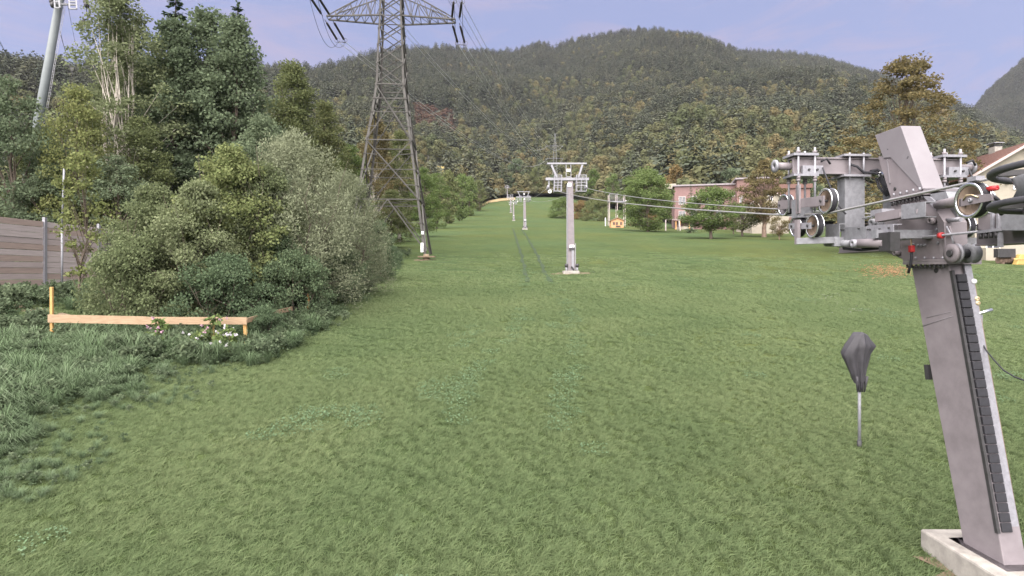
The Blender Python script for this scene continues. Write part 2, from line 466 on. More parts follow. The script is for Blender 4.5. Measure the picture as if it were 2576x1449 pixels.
def hill_material():
    m, N, L, p = nodes_of('forest_floor')
    p.inputs['Roughness'].default_value = 0.95
    t = N.new('ShaderNodeTexCoord')
    n = N.new('ShaderNodeTexNoise'); n.inputs['Scale'].default_value = 0.06; n.inputs['Detail'].default_value = 8
    L.new(t.outputs['Object'], n.inputs['Vector'])
    r = N.new('ShaderNodeValToRGB')
    r.color_ramp.elements[0].position = 0.35; r.color_ramp.elements[0].color = (0.02, 0.022, 0.013, 1)
    r.color_ramp.elements[1].position = 0.7; r.color_ramp.elements[1].color = (0.04, 0.036, 0.022, 1)
    L.new(n.outputs['Fac'], r.inputs['Fac'])
    L.new(r.outputs[0], p.inputs['Base Color'])
    return m
M_HILL = hill_material()
def hill_grid(name, a0, a1, na, t0, t1, ntt, yfun, zf, m):
    aa = np.linspace(a0, a1, na); tt = np.linspace(t0, t1, ntt)
    A, T = np.meshgrid(aa, tt)
    Y = yfun(A, T); X = A * Y
    Z = zf(X, Y)
    V = np.stack([X.ravel(), Y.ravel(), Z.ravel()], 1)
    i = np.arange(na * ntt).reshape(ntt, na)
    F = np.stack([i[:-1, :-1].ravel(), i[:-1, 1:].ravel(), i[1:, 1:].ravel(), i[1:, :-1].ravel()], 1)
    me = np_mesh(name, V, F, m)
    me.polygons.foreach_set('use_smooth', [True] * len(me.polygons))
    return me
hill = link('hillside', hill_grid('hillside', -1.35, 1.45, 300, -0.02, 1.3, 120,
            lambda A, T: foot(A) + T * (ridge(A)[1] - foot(A)), hill_z, M_HILL))
tag(hill, 'steep hillside under mixed autumn forest', kind='structure')

SK2 = np.array([(2300, 470), (2380, 390), (2430, 300), (2480, 240), (2520, 203), (2560, 170), (2620, 110), (2800, -40), (3300, -160), (3800, -150)], float)
def hill2_z(X, Y):
    a = X / Y
    e = (HY - np.interp(CX + a * FX, SK2[:, 0], SK2[:, 1])) / FX
    yr = 1750.0
    t = np.clip((Y - 900) / (yr - 900), 0, 1)
    z = 60 + (CZ + e * yr - 60) * t + 30 * vnoise(X / 220, Y / 220, 21) * np.clip((1 - t) * 3, 0, 1)
    return np.where(Y > yr, CZ + e * yr - (Y - yr) * 0.5, z)
hill2 = link('far_mountain', hill_grid('far_mountain', 0.64, 1.6, 120, 0, 1.2, 60, lambda A, T: 900 + T * 850 + 0 * A, hill2_z, M_HILL))
tag(hill2, 'farther forested mountain flank rising at the right', kind='structure')

# ------------------------------------------------------------------ foliage generators
def shell_quads(P, N_, size, rng, aspect=0.5, jit=0.26):
    """leaf sprays lying on the crown surface: planes face outwards"""
    n = len(P)
    nn = N_ + np.array([0, 0, 0.25]) + rng.normal(size=(n, 3)) * jit; nn /= np.linalg.norm(nn, axis=1, keepdims=True) + 1e-9
    a = np.cross(nn, rng.normal(size=(n, 3))); a /= np.linalg.norm(a, axis=1, keepdims=True) + 1e-9
    b = np.cross(nn, a)
    s = (size * rng.uniform(0.6, 1.35, n))[:, None]
    V = np.stack([P - a * s * 0.5, P + b * s * aspect, P + a * s * 0.5, P - b * s * aspect], 1).reshape(-1, 3)
    return V, np.arange(4 * n).reshape(n, 4)

def lobed_crown(seed, H, Rr, z0, nlobe, nleaf, leaf):
    """crown of rounded lobes seen from far off"""
    rng = np.random.default_rng(seed)
    t = rng.uniform(0.0, 1, nlobe); an = rng.uniform(0, 6.28, nlobe)
    rad = Rr * 0.68 * prof('egg', t * 0.9 + 0.05) * rng.uniform(0.25, 1, nlobe)
    C = np.stack([rad * np.cos(an), rad * np.sin(an), z0 + (H * 0.86 - z0) * t], 1)
    C[0] = (0, 0, H * 0.80)
    rl = Rr * rng.uniform(0.34, 0.52, nlobe)
    ids = rng.integers(0, nlobe, nleaf)
    D = rng.normal(size=(nleaf, 3)); D /= np.linalg.norm(D, axis=1, keepdims=True)
    P = C[ids] + D * (rl[ids] * rng.uniform(0.8, 1.06, nleaf))[:, None]
    return shell_quads(P, D, leaf, rng)

def leaf_quads(P, size, rng, droop=0.25, aspect=0.42, up=0.35, outward=None):
    n = len(P)
    a = rng.normal(size=(n, 3)); a[:, 2] -= droop
    if outward is not None: a += outward * 0.9
    a /= np.linalg.norm(a, axis=1, keepdims=True) + 1e-9
    nn = rng.normal(size=(n, 3)); nn[:, 2] += up
    b = np.cross(a, nn); b /= np.linalg.norm(b, axis=1, keepdims=True) + 1e-9
    s = (size * rng.uniform(0.65, 1.35, n))[:, None] if np.isscalar(size) else size[:, None]
    V = np.stack([P, P + a * s * 0.5 + b * s * aspect, P + a * s, P + a * s * 0.5 - b * s * aspect], 1).reshape(-1, 3)
    F = np.arange(4 * n).reshape(n, 4)
    return V, F

def tubes_np(segs, n=5):
    """list of (p, q, rp, rq) -> one vertex/face pair"""
    Vs, Fs, k = [], [], 0
    for p, q, rp, rq in segs:
        p, q = np.asarray(p, float), np.asarray(q, float); d = q - p; L_ = np.linalg.norm(d)
        if L_ < 1e-6: continue
        d /= L_
        h = np.array([1.0, 0, 0]) if abs(d[0]) < 0.8 else np.array([0, 1.0, 0])
        a = np.cross(d, h); a /= np.linalg.norm(a); b = np.cross(d, a)
        t = np.arange(n) * 2 * math.pi / n
        ring = np.cos(t)[:, None] * a + np.sin(t)[:, None] * b
        Vs.append(np.concatenate([p + ring * rp, q + ring * rq]))
        j = np.arange(n); j2 = (j + 1) % n
        Fs.append(np.stack([j, j2, n + j2, n + j], 1) + k); k += 2 * n
    return np.concatenate(Vs), np.concatenate(Fs)

def prof(shape, t):
    if shape == 'round': return np.sqrt(np.clip(1 - (2 * t - 1) ** 2, 0, 1)) ** 0.8
    if shape == 'egg': return np.clip(np.sin(np.pi * t ** 0.72), 0, 1) ** 0.75
    if shape == 'tall': return np.clip(np.sin(np.pi * (0.12 + 0.88 * t) ** 0.8), 0, 1) ** 0.6
    if shape == 'bush': return np.sqrt(np.clip(1 - t ** 2.2, 0, 1))
    if shape == 'cone': return 1.02 - t
    if shape == 'bell': return np.clip(1 - t, 0, 1) ** 0.75
    if shape == 'pear': return np.interp(t, [0, 0.12, 0.5, 0.68, 0.84, 1], [0.6, 1, 1, 0.72, 0.36, 0.16])
    if shape == 'vase': return np.clip(0.35 + 0.9 * t, 0, 1) * np.sqrt(np.clip(1 - t ** 6, 0, 1))
    return np.ones_like(t)

def broadleaf(seed, H, Rr, z0, nclump, nleaf, leaf, shape='egg', trunk_r=None, stems=1, aspect=0.42, rc=(0.16, 0.30), flat=0.75, lean=0.0, inner=0.5,
              droop=0.25, limbs=26, lsides=5, stem_spread=0.15, limb_r=0.5):
    """returns (wood V,F), (leaf V,F), base at the origin"""
    rng = np.random.default_rng(seed)
    trunk_r = trunk_r or H * 0.018
    t = rng.uniform(0.0, 1, nclump) ** 0.9
    ang = rng.uniform(0, 2 * math.pi, nclump)
    rad = Rr * prof(shape, t) * rng.uniform(0, 1, nclump) ** inner * rng.uniform(0.8, 1.1, nclump)
    z = z0 + (H - z0) * t
    C = np.stack([rad * np.cos(ang), rad * np.sin(ang), z], 1)
    C[:, 0] += lean * z
    rcl = Rr * rng.uniform(rc[0], rc[1], nclump)
    ids = rng.integers(0, nclump, nleaf)
    D = rng.normal(size=(nleaf, 3)) * np.array([1, 1, flat])
    D = D / (np.linalg.norm(D, axis=1, keepdims=True) + 1e-9) * (rng.uniform(0.15, 1, nleaf) ** 0.6)[:, None] * np.array([1, 1, flat])
    P = C[ids] + D * rcl[ids][:, None]
    P[:, 2] = np.maximum(P[:, 2], 0.03)
    LV, LF = leaf_quads(P, leaf, rng, droop=droop, aspect=aspect, outward=D)
    segs = []
    tops = []
    for s in range(stems):
        a = 2 * math.pi * s / max(stems, 1) + 0.6
        off = stem_spread * Rr if stems > 1 else 0
        base = np.array([0.25 * off * math.cos(a), 0.25 * off * math.sin(a), -0.15])
        hh = (0.86 if stems == 1 else rng.uniform(0.7, 0.95)) * H
        top = np.array([off * 2.2 * math.cos(a) + lean * hh, off * 2.2 * math.sin(a), hh])
        q = base; rprev = trunk_r * (1 if stems == 1 else 0.75)
        path = [base]
        for i in range(1, 7):
            f = i / 6
            nxt = base * (1 - f) + top * f + np.array([rng.normal() * 0.012 * H, rng.normal() * 0.012 * H, 0]) * (1 if i < 6 else 0)
            rr = trunk_r * (1 if stems == 1 else 0.75) * (1 - 0.88 * f)
            segs.append((q, nxt, rprev, rr)); q, rprev = nxt, rr
            path.append(nxt)
        tops.append(path)
    for i in range(min(limbs, nclump)):
        path = tops[i % stems]
        c = C[i]
        f = np.clip((c[2] * rng.uniform(0.45, 0.8)) / (0.86 * H), 0.12, 0.95) * 6
        k = int(min(5, f)); p0 = path[k] + (path[k + 1] - path[k]) * (f - k)
        r0 = trunk_r * (1 - 0.85 * f / 6) * limb_r
        mid = (p0 + c) / 2 + np.array([0, 0, 0.05 * H * rng.uniform(-0.5, 1)])
        segs.append((p0, mid, r0, r0 * 0.6)); segs.append((mid, c, r0 * 0.6, r0 * 0.15))
    return tubes_np(segs, lsides), (LV, LF)

def spruce(seed, H, Rr, levels=34, per=7, along=7, needle=0.5, z0=0.04, rag=0.2):
    rng = np.random.default_rng(seed)
    Pb, Db, Sb = [], [], []
    segs = [((0, 0, -0.2), (0, 0, H * 0.5), H * 0.016, H * 0.010), ((0, 0, H * 0.5), (0, 0, H), H * 0.010, 0.01)]
    for i in range(levels):
        f = (i + rng.uniform(0, 0.8)) / levels
        z = H * (z0 + (1 - z0) * f)
        L_ = Rr * (1 - f) ** 0.85 * rng.uniform(1 - rag, 1 + rag) + 0.12
        for j in range(per):
            a = 2 * math.pi * (j + rng.uniform(-0.4, 0.4)) / per + i * 0.9
            ll = L_ * rng.uniform(0.7, 1.15)
            for k in range(along):
                s = (k + 0.6) / along
                x = ll * s
                dz = -0.28 * x + 0.16 * x * s
                Pb.append((x * math.cos(a), x * math.sin(a), z + dz))
                sp = rng.uniform(-0.9, 0.9)
                Db.append((math.cos(a + sp), math.sin(a + sp), -0.45 + rng.uniform(-0.2, 0.25)))
                Sb.append(needle * (0.55 + 0.65 * (1 - f)) * rng.uniform(0.7, 1.2) * (0.6 + 0.4 * ll / max(Rr, 0.1)))
            if i % 3 == 0 and ll > 0.8: segs.append(((0, 0, z), (ll * 0.8 * math.cos(a), ll * 0.8 * math.sin(a), z - 0.2 * ll), 0.03, 0.01))
    for k in range(10):
        Pb.append((0, 0, H * (0.965 + 0.004 * k))); aa = rng.uniform(0, 6.28); Db.append((0.5 * math.cos(aa), 0.5 * math.sin(aa), 0.8)); Sb.append(needle * 0.5)
    P = np.array(Pb); a = np.array(Db); a /= np.linalg.norm(a, axis=1, keepdims=True)
    nn = rng.normal(size=a.shape) * 0.5; nn[:, 2] += 1
    b = np.cross(a, nn); b /= np.linalg.norm(b, axis=1, keepdims=True)
    s = np.array(Sb)[:, None]
    V = np.stack([P, P + a * s * 0.55 + b * s * 0.3, P + a * s, P + a * s * 0.55 - b * s * 0.3], 1).reshape(-1, 3)
    return tubes_np(segs, 5), (V, np.arange(4 * len(P)).reshape(-1, 4))

PROTO = {}
def proto(key, wood, leaf):
    PROTO[key] = (np_mesh(key + '_trunk', *wood, M_BARK), np_mesh(key + '_crown', *leaf, L_MID))
    for me in PROTO[key]: me.materials  # slots filled; each tree sets its own below
    PROTO[key][0].polygons.foreach_set('use_smooth', [True] * len(PROTO[key][0].polygons))
    return PROTO[key]

def tree(key, name, label, cat, x, y, sc=1.0, rz=0.0, leaf=None, bark=None, group=None, sxy=None, z=None, trunk_name='trunk', crown_name='crown'):
    wm, lm = PROTO[key]
    t = thing(name, label, cat, (x, y, (gz(x, y) if z is None else z) - 0.04), group)
    t.rotation_euler = (0, 0, rz); t.scale = (sxy or sc, sxy or sc, sc)
    for nm, me, mm in ((trunk_name, wm, bark or M_BARK), (crown_name, lm, leaf or L_MID)):
        o = link(nm, me, t)
        o.material_slots[0].link = 'OBJECT'; o.material_slots[0].material = mm
    return t

# ------------------------------------------------------------------ scatter: one object that holds its own few patterns and repeats them on loose points
def scatter(name, pats, pts, label, mats):
    """pats: list of (V, F, material index); pts: list of (N,7) arrays x y z rx rz sxy sz, one per pattern"""
    Vs, Fs, Ms, kind, k = [], [], [], [], 0
    for i, (V, F, mi) in enumerate(pats):
        Vs.append(V); Fs.append(F + k); Ms.append(np.full(len(F), mi)); kind.append(np.full(len(V), i)); k += len(V)
    rx, rz, sx, sz, pk = [np.zeros(k)], [np.zeros(k)], [np.ones(k)], [np.ones(k)], [np.full(k, -1)]
    for i, A in enumerate(pts):
        Vs.append(A[:, :3]); kind.append(np.full(len(A), -1)); pk.append(np.full(len(A), i))
        rx.append(A[:, 3]); rz.append(A[:, 4]); sx.append(A[:, 5]); sz.append(A[:, 6])
    V = np.concatenate(Vs); F = np.concatenate(Fs)
    me = np_mesh(name, V, F, None)
    for mm in mats: me.materials.append(mm)
    me.polygons.foreach_set('material_index', np.concatenate(Ms).astype(np.int32))
    def attr(n, ty, arr, key='value'):
        a = me.attributes.new(n, ty, 'POINT'); a.data.foreach_set(key, arr.ravel())
    attr('pat', 'INT', np.concatenate(kind).astype(np.int32))
    attr('spot', 'INT', np.concatenate(pk).astype(np.int32))
    RX, RZ, SX, SZ = map(np.concatenate, (rx, rz, sx, sz))
    sT, cT, sS, cS = np.sin(RX), np.cos(RX), np.sin(RZ), np.cos(RZ)          # spin first, then lean with the slope
    attr('turn', 'FLOAT_VECTOR', np.stack([np.arctan2(sT * cS, cT), -np.arcsin(sT * sS), np.arctan2(cT * sS, cS)], 1).astype(np.float32), 'vector')
    attr('size', 'FLOAT_VECTOR', np.stack([SX, SX, SZ], 1).astype(np.float32), 'vector')
    ob = link(name, me)
    tag(ob, label, kind='stuff')
    ng = bpy.data.node_groups.new(name + '_scatter', 'GeometryNodeTree')
    ng.interface.new_socket('Geometry', in_out='INPUT', socket_type='NodeSocketGeometry')
    ng.interface.new_socket('Geometry', in_out='OUTPUT', socket_type='NodeSocketGeometry')
    N, L = ng.nodes, ng.links
    gi, go = N.new('NodeGroupInput'), N.new('NodeGroupOutput')
    jn = N.new('GeometryNodeJoinGeometry')
    def named(n, ty):
        a = N.new('GeometryNodeInputNamedAttribute'); a.data_type = ty; a.inputs['Name'].default_value = n
        return a.outputs['Attribute']
    def eq(n, i):
        c = N.new('FunctionNodeCompare'); c.data_type = 'INT'; c.operation = 'EQUAL'
        L.new(named(n, 'INT'), c.inputs[2]); c.inputs[3].default_value = i
        return c.outputs[0]
    for i in range(len(pats)):
        s1 = N.new('GeometryNodeSeparateGeometry'); s1.domain = 'POINT'
        L.new(gi.outputs[0], s1.inputs[0]); L.new(eq('pat', i), s1.inputs['Selection'])
        s2 = N.new('GeometryNodeSeparateGeometry'); s2.domain = 'POINT'
        L.new(gi.outputs[0], s2.inputs[0]); L.new(eq('spot', i), s2.inputs['Selection'])
        ip = N.new('GeometryNodeInstanceOnPoints')
        L.new(s2.outputs[0], ip.inputs['Points']); L.new(s1.outputs[0], ip.inputs['Instance'])
        er = N.new('FunctionNodeEulerToRotation'); L.new(named('turn', 'FLOAT_VECTOR'), er.inputs[0])
        L.new(er.outputs[0], ip.inputs['Rotation']); L.new(named('size', 'FLOAT_VECTOR'), ip.inputs['Scale'])
        L.new(ip.outputs[0], jn.inputs[0])
    L.new(jn.outputs[0], go.inputs[0])
    md = ob.modifiers.new('scatter', 'NODES'); md.node_group = ng
    return ob

def wood_pattern(wood, leaf):
    V = np.concatenate([wood[0], leaf[0]]); F = np.concatenate([wood[1], leaf[1] + len(wood[0])])
    return V, F
# ---- the forest on the hill
pats = []
for s in range(3):
    w, l = spruce(40 + s, 1.0, 0.155, levels=17, per=6, along=3, needle=0.115, z0=0.1, rag=0.3)
    pats.append((*l, 0))
for s in range(4):
    pats.append((*lobed_crown(50 + s, 1.0, 0.43, 0.08, 14, 1000, 0.082), 1))
# the dead pale stems of the cleared strip under the power line
w, l = broadleaf(60, 1.0, 0.12, 0.4, 8, 30, 0.05, 'tall', limbs=8, lsides=3, trunk_r=0.014)
pats.append((*w, 2))
pats.append((*lobed_crown(61, 1.0, 0.7, 0.02, 9, 160, 0.2), 3))

def clear_zone(px, py):
    strip = (px > 1035) & (px < 1145) & (py > 262 + (px - 1040) * 0.22) & (py < 330 + (px - 1040) * 0.24)
    glade = ((px - 1102) / 52) ** 2 + ((py - 432) / 15) ** 2 < 1
    glade2 = ((px - 845) / 16) ** 2 + ((py - 296) / 8) ** 2 < 1
    return strip, glade, glade2
def forest_points():
    out = [[] for _ in pats]
    rng = np.random.default_rng(99)
    def fill(y0, y1, step, zf, a0, a1, tmax, hfun):
        y = y0
        while y < y1:
            st = step(y)
            xs_ = np.arange(a0 * y, a1 * y, st)
            X = xs_ + rng.uniform(-0.45, 0.45, len(xs_)) * st
            Y = y + rng.uniform(-0.45, 0.45, len(xs_)) * st
            ok = tmax(X, Y)
            X, Y = X[ok], Y[ok]
            if len(X):
                Z = zf(X, Y)
                hfun(X, Y, Z)
            y += st * 0.9
    def main_h(X, Y, Z):
        e, yr = ridge(X / Y)
        t = (Y - foot(X / Y)) / (yr - foot(X / Y))
        px, py = CX + X / Y * FX, HY - (Z - CZ) / Y * FX
        strip, glade, glade2 = clear_zone(px, py)
        mix = np.clip(t * 1.05 + 0.42 * vnoise(X / 60, Y / 60, 31) + 0.30 * vnoise(X / 18, Y / 18, 32), 0, 1)
        conif = rng.uniform(0, 1, len(X)) < sstep(0.18, 0.8, mix) * 0.86 + 0.11
        for i in range(len(X)):
            if glade[i] or glade2[i]: continue
            if t[i] > 0.985 and rng.uniform() < 0.45: continue
            if strip[i]:
                for q_ in range(5):
                    h = rng.uniform(1.5, 4.5); out[8].append((X[i] + rng.uniform(-4, 4), Y[i] + rng.uniform(-4, 4), Z[i] - 0.4, 0, rng.uniform(0, 6.28), h * 1.5, h))
                if rng.uniform() < 0.08: out[7].append((X[i] + 2, Y[i], Z[i] - 0.5, 0, rng.uniform(0, 6.28), *(rng.uniform(6, 13),) * 2))
                continue
            if conif[i]:
                h = (rng.uniform(15, 26) if t[i] > 0.975 else 9 + 13 * rng.uniform() ** 1.3) * (1.08 if t[i] < 0.4 else 1) * np.interp(Y[i], [600, 1500], [1.15, 1.0]); w_ = h * rng.uniform(0.85, 1.15)
                out[rng.integers(0, 3)].append((X[i], Y[i], Z[i] - 0.5, 0, rng.uniform(0, 6.28), w_, h))
            else:
                h = 6.5 + 10.5 * rng.uniform() ** 1.4; w_ = h * rng.uniform(0.85, 1.15)
                out[3 + rng.integers(0, 4)].append((X[i], Y[i], Z[i] - 1.0, 0, rng.uniform(0, 6.28), w_, h))
    fill(150, 1520, lambda y: np.interp(y, [300, 800, 1500], [7.8, 7.6, 7.4]), hill_z, -0.98, 1.0,
         lambda X, Y: (Y > foot(X / Y) + 3) & ((Y - foot(X / Y)) / (ridge(X / Y)[1] - foot(X / Y)) < 1.012), main_h)
    for a in np.arange(-0.9, 1.0, 0.0045):                            # bushes that close the wood's edge
        for r_ in range(4):
            Y = float(foot(np.array(a))) + rng.uniform(-4, 5); X = a * Y + rng.uniform(-1, 1); h = rng.uniform(3.0, 6.5)
            if Y < 200 and X < 0: continue
            out[3 + rng.integers(0, 4)].append((X, Y, max(gz(X, Y), float(hill_z(np.array([X]), np.array([Y]))[0])) - 0.3, 0, rng.uniform(0, 6.28), h * 1.3, h))
    def far_h(X, Y, Z):
        for i in range(len(X)):
            h = rng.uniform(11, 19)
            out[rng.integers(0, 3)].append((X[i], Y[i], Z[i] - 1, 0, rng.uniform(0, 6.28), h * 1.25, h))
    fill(1000, 1762, lambda y: 8.2, hill2_z, 0.70, 0.98, lambda X, Y: Y < 1756, far_h)
    return [np.array(o) if len(o) else np.zeros((0, 7)) for o in out]
FP = forest_points()
forest = scatter('forest', pats, FP, 'dense autumn forest of dark spruce and olive broadleaf trees covering the hill', [L_FSPR, L_FBROAD, M_BARKR, L_REDB])

# ---- ground of the cleared strip and the glades: thin sheets lying on the hillside
def patch_on_hill(name, poly_px, y_guess, m, label):
    def surf(px, py):
        a = (px - CX) / FX
        ys_ = np.linspace(float(foot(np.array(a))), 1500, 900); zz = hill_z(a * ys_, ys_)
        rows = HY - (zz - CZ) / ys_ * FX
        i = int(np.argmax(rows <= py)); Y = ys_[i]
        return a * Y, Y, zz[i] + 0.6
    V = np.array([surf(*p) for p in poly_px]); n = len(V)
    c = V.mean(0); V = np.concatenate([V, [c]])
    F = np.array([(i, (i + 1) % n, n) for i in range(n)])
    o = link(name, np_mesh(name, V, F, m)); tag(o, label, kind='structure')
M_DRY = mat('dry_hill_grass', (0.26, 0.19, 0.06), (0.17, 0.14, 0.05), 0.95, 0, 0.1)
patch_on_hill('dry_glade', [(1052, 428), (1080, 419), (1115, 421), (1150, 432), (1148, 446), (1100, 448), (1056, 444)], 400, M_DRY, 'ochre glade on the lower slope')
patch_on_hill('hill_pasture', [(829, 292), (845, 288), (861, 292), (862, 303), (845, 305), (829, 303)], 500, M_DRY, 'small dry pasture high in the wood')

# ---- grass of the meadow
def blade_patch(seed, n, size, h, w, lean=0.5, tuft=0.11):
    rng = np.random.default_rng(seed)
    nt = int((size / tuft) ** 2)
    TC = rng.uniform(-size / 2, size / 2, (nt, 2)); th = rng.uniform(0.6, 1.35, nt)
    ti = rng.integers(0, nt, n)
    off = rng.normal(size=(n, 2)) * tuft * 0.26
    P = np.concatenate([TC[ti] + off, np.full((n, 1), -0.03)], 1)
    cl = th[ti]
    hh = h * rng.uniform(0.55, 1.2, n) * cl + 0.03
    a = np.arctan2(off[:, 1], off[:, 0]) + rng.normal(size=n) * 0.5; ln = rng.uniform(0.1, 1, n) * lean
    d = np.stack([np.cos(a) * ln, np.sin(a) * ln, np.ones(n)], 1)
    b = np.stack([-np.sin(a + 0.9), np.cos(a + 0.9), np.zeros(n)], 1) * (w * rng.uniform(0.7, 1.3, n))[:, None]
    mid = P + d * (hh * 0.55)[:, None]
    tip = P + np.stack([np.cos(a) * ln * 1.9, np.sin(a) * ln * 1.9, np.ones(n) * (1 - 0.25 * ln)], 1) * hh[:, None]
    V = np.stack([P - b * 0.5, P + b * 0.5, mid + b * 0.5, tip, mid - b * 0.5], 1).reshape(-1, 3)
    i = np.arange(n)[:, None] * 5
    F = np.concatenate([i + np.array([[0, 1, 2, 4]]), i + np.array([[4, 2, 3, 3]])], 0)
    # second face of each blade is its tip triangle
    return V, np.concatenate([i + np.array([[0, 1, 2]]), i + np.array([[0, 2, 4]]), i + np.array([[4, 2, 3]])], 0)
def clover_patch(seed, n, size, s):
    rng = np.random.default_rng(seed)
    P = np.stack([rng.uniform(-size / 2, size / 2, n), rng.uniform(-size / 2, size / 2, n), rng.uniform(0.02, 0.09, n)], 1)
    nn = rng.normal(size=(n, 3)) * 0.35; nn[:, 2] += 1
    a = rng.normal(size=(n, 3)); b = np.cross(nn, a); b /= np.linalg.norm(b, axis=1, keepdims=True); a = np.cross(b, nn); a /= np.linalg.norm(a, axis=1, keepdims=True)
    ss = (s * rng.uniform(0.6, 1.3, n))[:, None]
    V = np.stack([P - a * ss, P + b * ss, P + a * ss, P - b * ss], 1).reshape(-1, 3)
    i = np.arange(n)[:, None] * 4
    return V, np.concatenate([i + np.array([[0, 1, 2]]), i + np.array([[0, 2, 3]])], 0)

TRK = [[(16, -1.25), (22.6, 0.05), (30, 0.75), (40, 1.0), (60, 0.95), (92, 0.6), (130, 0.2)],
       [(14, 1.2), (17, 1.6), (22.6, 2.75), (30, 2.7), (40, 2.4), (60, 2.55), (92, 2.4), (130, 2.0)]]
def track_d(X, Y):
    d = np.full(X.shape, 9.0)
    for tr in TRK:
        tr = np.array(tr)
        d = np.minimum(d, np.abs(X - np.interp(Y, tr[:, 0], tr[:, 1])))
    return np.where(Y < 13, 9, d)
def left_edge(Y):
    return np.interp(Y, [6, 19, 23, 31, 40, 56, 80, 140], [-8.8, -8.6, -8.3, -9.2, -9.2, -11.0, -13, -16])
def grass_points():
    rng = np.random.default_rng(5)
    out = [[] for _ in range(6)]
    def go_(y0, y1, st, kinds):
        y = y0
        while y < y1:
            lim = 0.95 * y + 1.5
            X = np.arange(-lim, lim, st); X = X + rng.uniform(-0.3, 0.3, len(X)) * st
            Y = y + rng.uniform(-0.3, 0.3, len(X)) * st
            Z = ground(X, Y)
            td = track_d(X, Y)
            tall = (1 + 0.16 * vnoise(X / 5.3, Y / 5.3, 51) + 0.08 * vnoise(X / 1.9, Y / 1.9, 52)) * np.interp(Y, [26, 64], [1, 0.4])
            for i in range(len(X)):
                if rng.uniform() < (Y[i] - 30) / 34: continue
                k = kinds[rng.integers(0, len(kinds))]
                s = 1.0; hz = float(np.clip(tall[i], 0.45, 1.7))
                out[k].append((X[i], Y[i], Z[i], math.atan(0.111), rng.uniform(0, 6.28), s, hz))
                if Y[i] < 48 and (td[i] < 0.26 or (vnoise(X[i] / 1.7, Y[i] / 1.7, 55) > 0.72)) and X[i] > -9:
                    out[5].append((X[i], Y[i], Z[i] + 0.02, math.atan(0.111), rng.uniform(0, 6.28), 1, float(rng.uniform(0.7, 1.3))))
            y += st
    go_(6.5, 18, 0.5, (0, 1))
    go_(18, 34, 0.8, (2, 3))
    go_(34, 64, 0.8, (4,))
    return [np.array(o) for o in out]
gp = [(*blade_patch(1, 800, 0.66, 0.072, 0.010, 1.0, 0.08), 0), (*blade_patch(2, 800, 0.66, 0.072, 0.010, 1.0, 0.08), 0),
      (*blade_patch(3, 1100, 1.02, 0.072, 0.0135, 1.0, 0.10), 0), (*blade_patch(4, 1100, 1.02, 0.072, 0.0135, 1.0, 0.10), 0),
      (*blade_patch(5, 560, 1.05, 0.07, 0.022, 1.0, 0.14), 0), (*clover_patch(6, 90, 0.6, 0.02), 1)]
grass = scatter('grass', gp, grass_points(), 'short meadow grass with darker clover along old wheel tracks', [L_GRASS, L_CLOVER])

M_TRACK = mat('track_turf', (0.024, 0.038, 0.016), (0.016, 0.027, 0.011), 0.95, 0, 3.0, bump=0.5, bdist=0.08, lo=0.3, hi=0.7)
for tr in TRK:
    tr = np.array(tr); V, F = [], []
    yy = np.linspace(38, 128, 70)
    for i, y in enumerate(yy):
        x = float(np.interp(y, tr[:, 0], tr[:, 1])) + 0.06 * math.sin(i * 0.9)
        w_ = 0.13 + 0.05 * math.sin(i * 1.7)
        for s_ in (-w_, w_): V.append((x + s_, y, gz(x + s_, y) + 0.03))
    F = [(2 * i, 2 * i + 1, 2 * i + 3, 2 * i + 2) for i in range(len(yy) - 1)]
    tag(link('wheel_track', np_mesh('wheel_track', np.array(V), np.array(F), M_TRACK)), 'faint dark wheel track running up the meadow', kind='structure')

# tall tufted grass and weeds along the left foreground
def arch_tuft(seed, n, h, spread, w):
    rng = np.random.default_rng(seed)
    a = rng.uniform(0, 6.28, n); rr = rng.uniform(0, 0.14, n)
    base = np.stack([np.cos(a) * rr, np.sin(a) * rr, np.full(n, -0.05)], 1)
    hh = h * rng.uniform(0.55, 1.15, n); sp = spread * rng.uniform(0.3, 1.2, n)
    dirv = np.stack([np.cos(a), np.sin(a), 0 * a], 1)
    side = np.stack([-np.sin(a), np.cos(a), 0 * a], 1) * w
    V, rows = [], []
    for f, zf, wf in ((0, 0, 0.8), (0.35, 0.72, 1.0), (0.7, 0.98, 0.8), (1.0, 0.80, 0.1)):
        c = base + dirv * (sp * f ** 1.3)[:, None] + np.array([0, 0, 1]) * (hh * zf)[:, None]
        V += [c - side * wf / 2, c + side * wf / 2]
    V = np.stack(V, 1).reshape(-1, 3)
    i = np.arange(n)[:, None] * 8
    return V, np.concatenate([i + np.array([[0, 1, 3, 2]]), i + np.array([[2, 3, 5, 4]]), i + np.array([[4, 5, 7, 6]])], 0)
def weeds(seed, n, h, spread, leaf):
    (wv, wf), (lv, lf) = broadleaf(seed, h, spread, 0.05, 14, n, leaf, 'bush', limbs=8, lsides=3, trunk_r=0.008)
    return lv, lf
rng_t = np.random.default_rng(77)
tp = [[] for _ in range(5)]
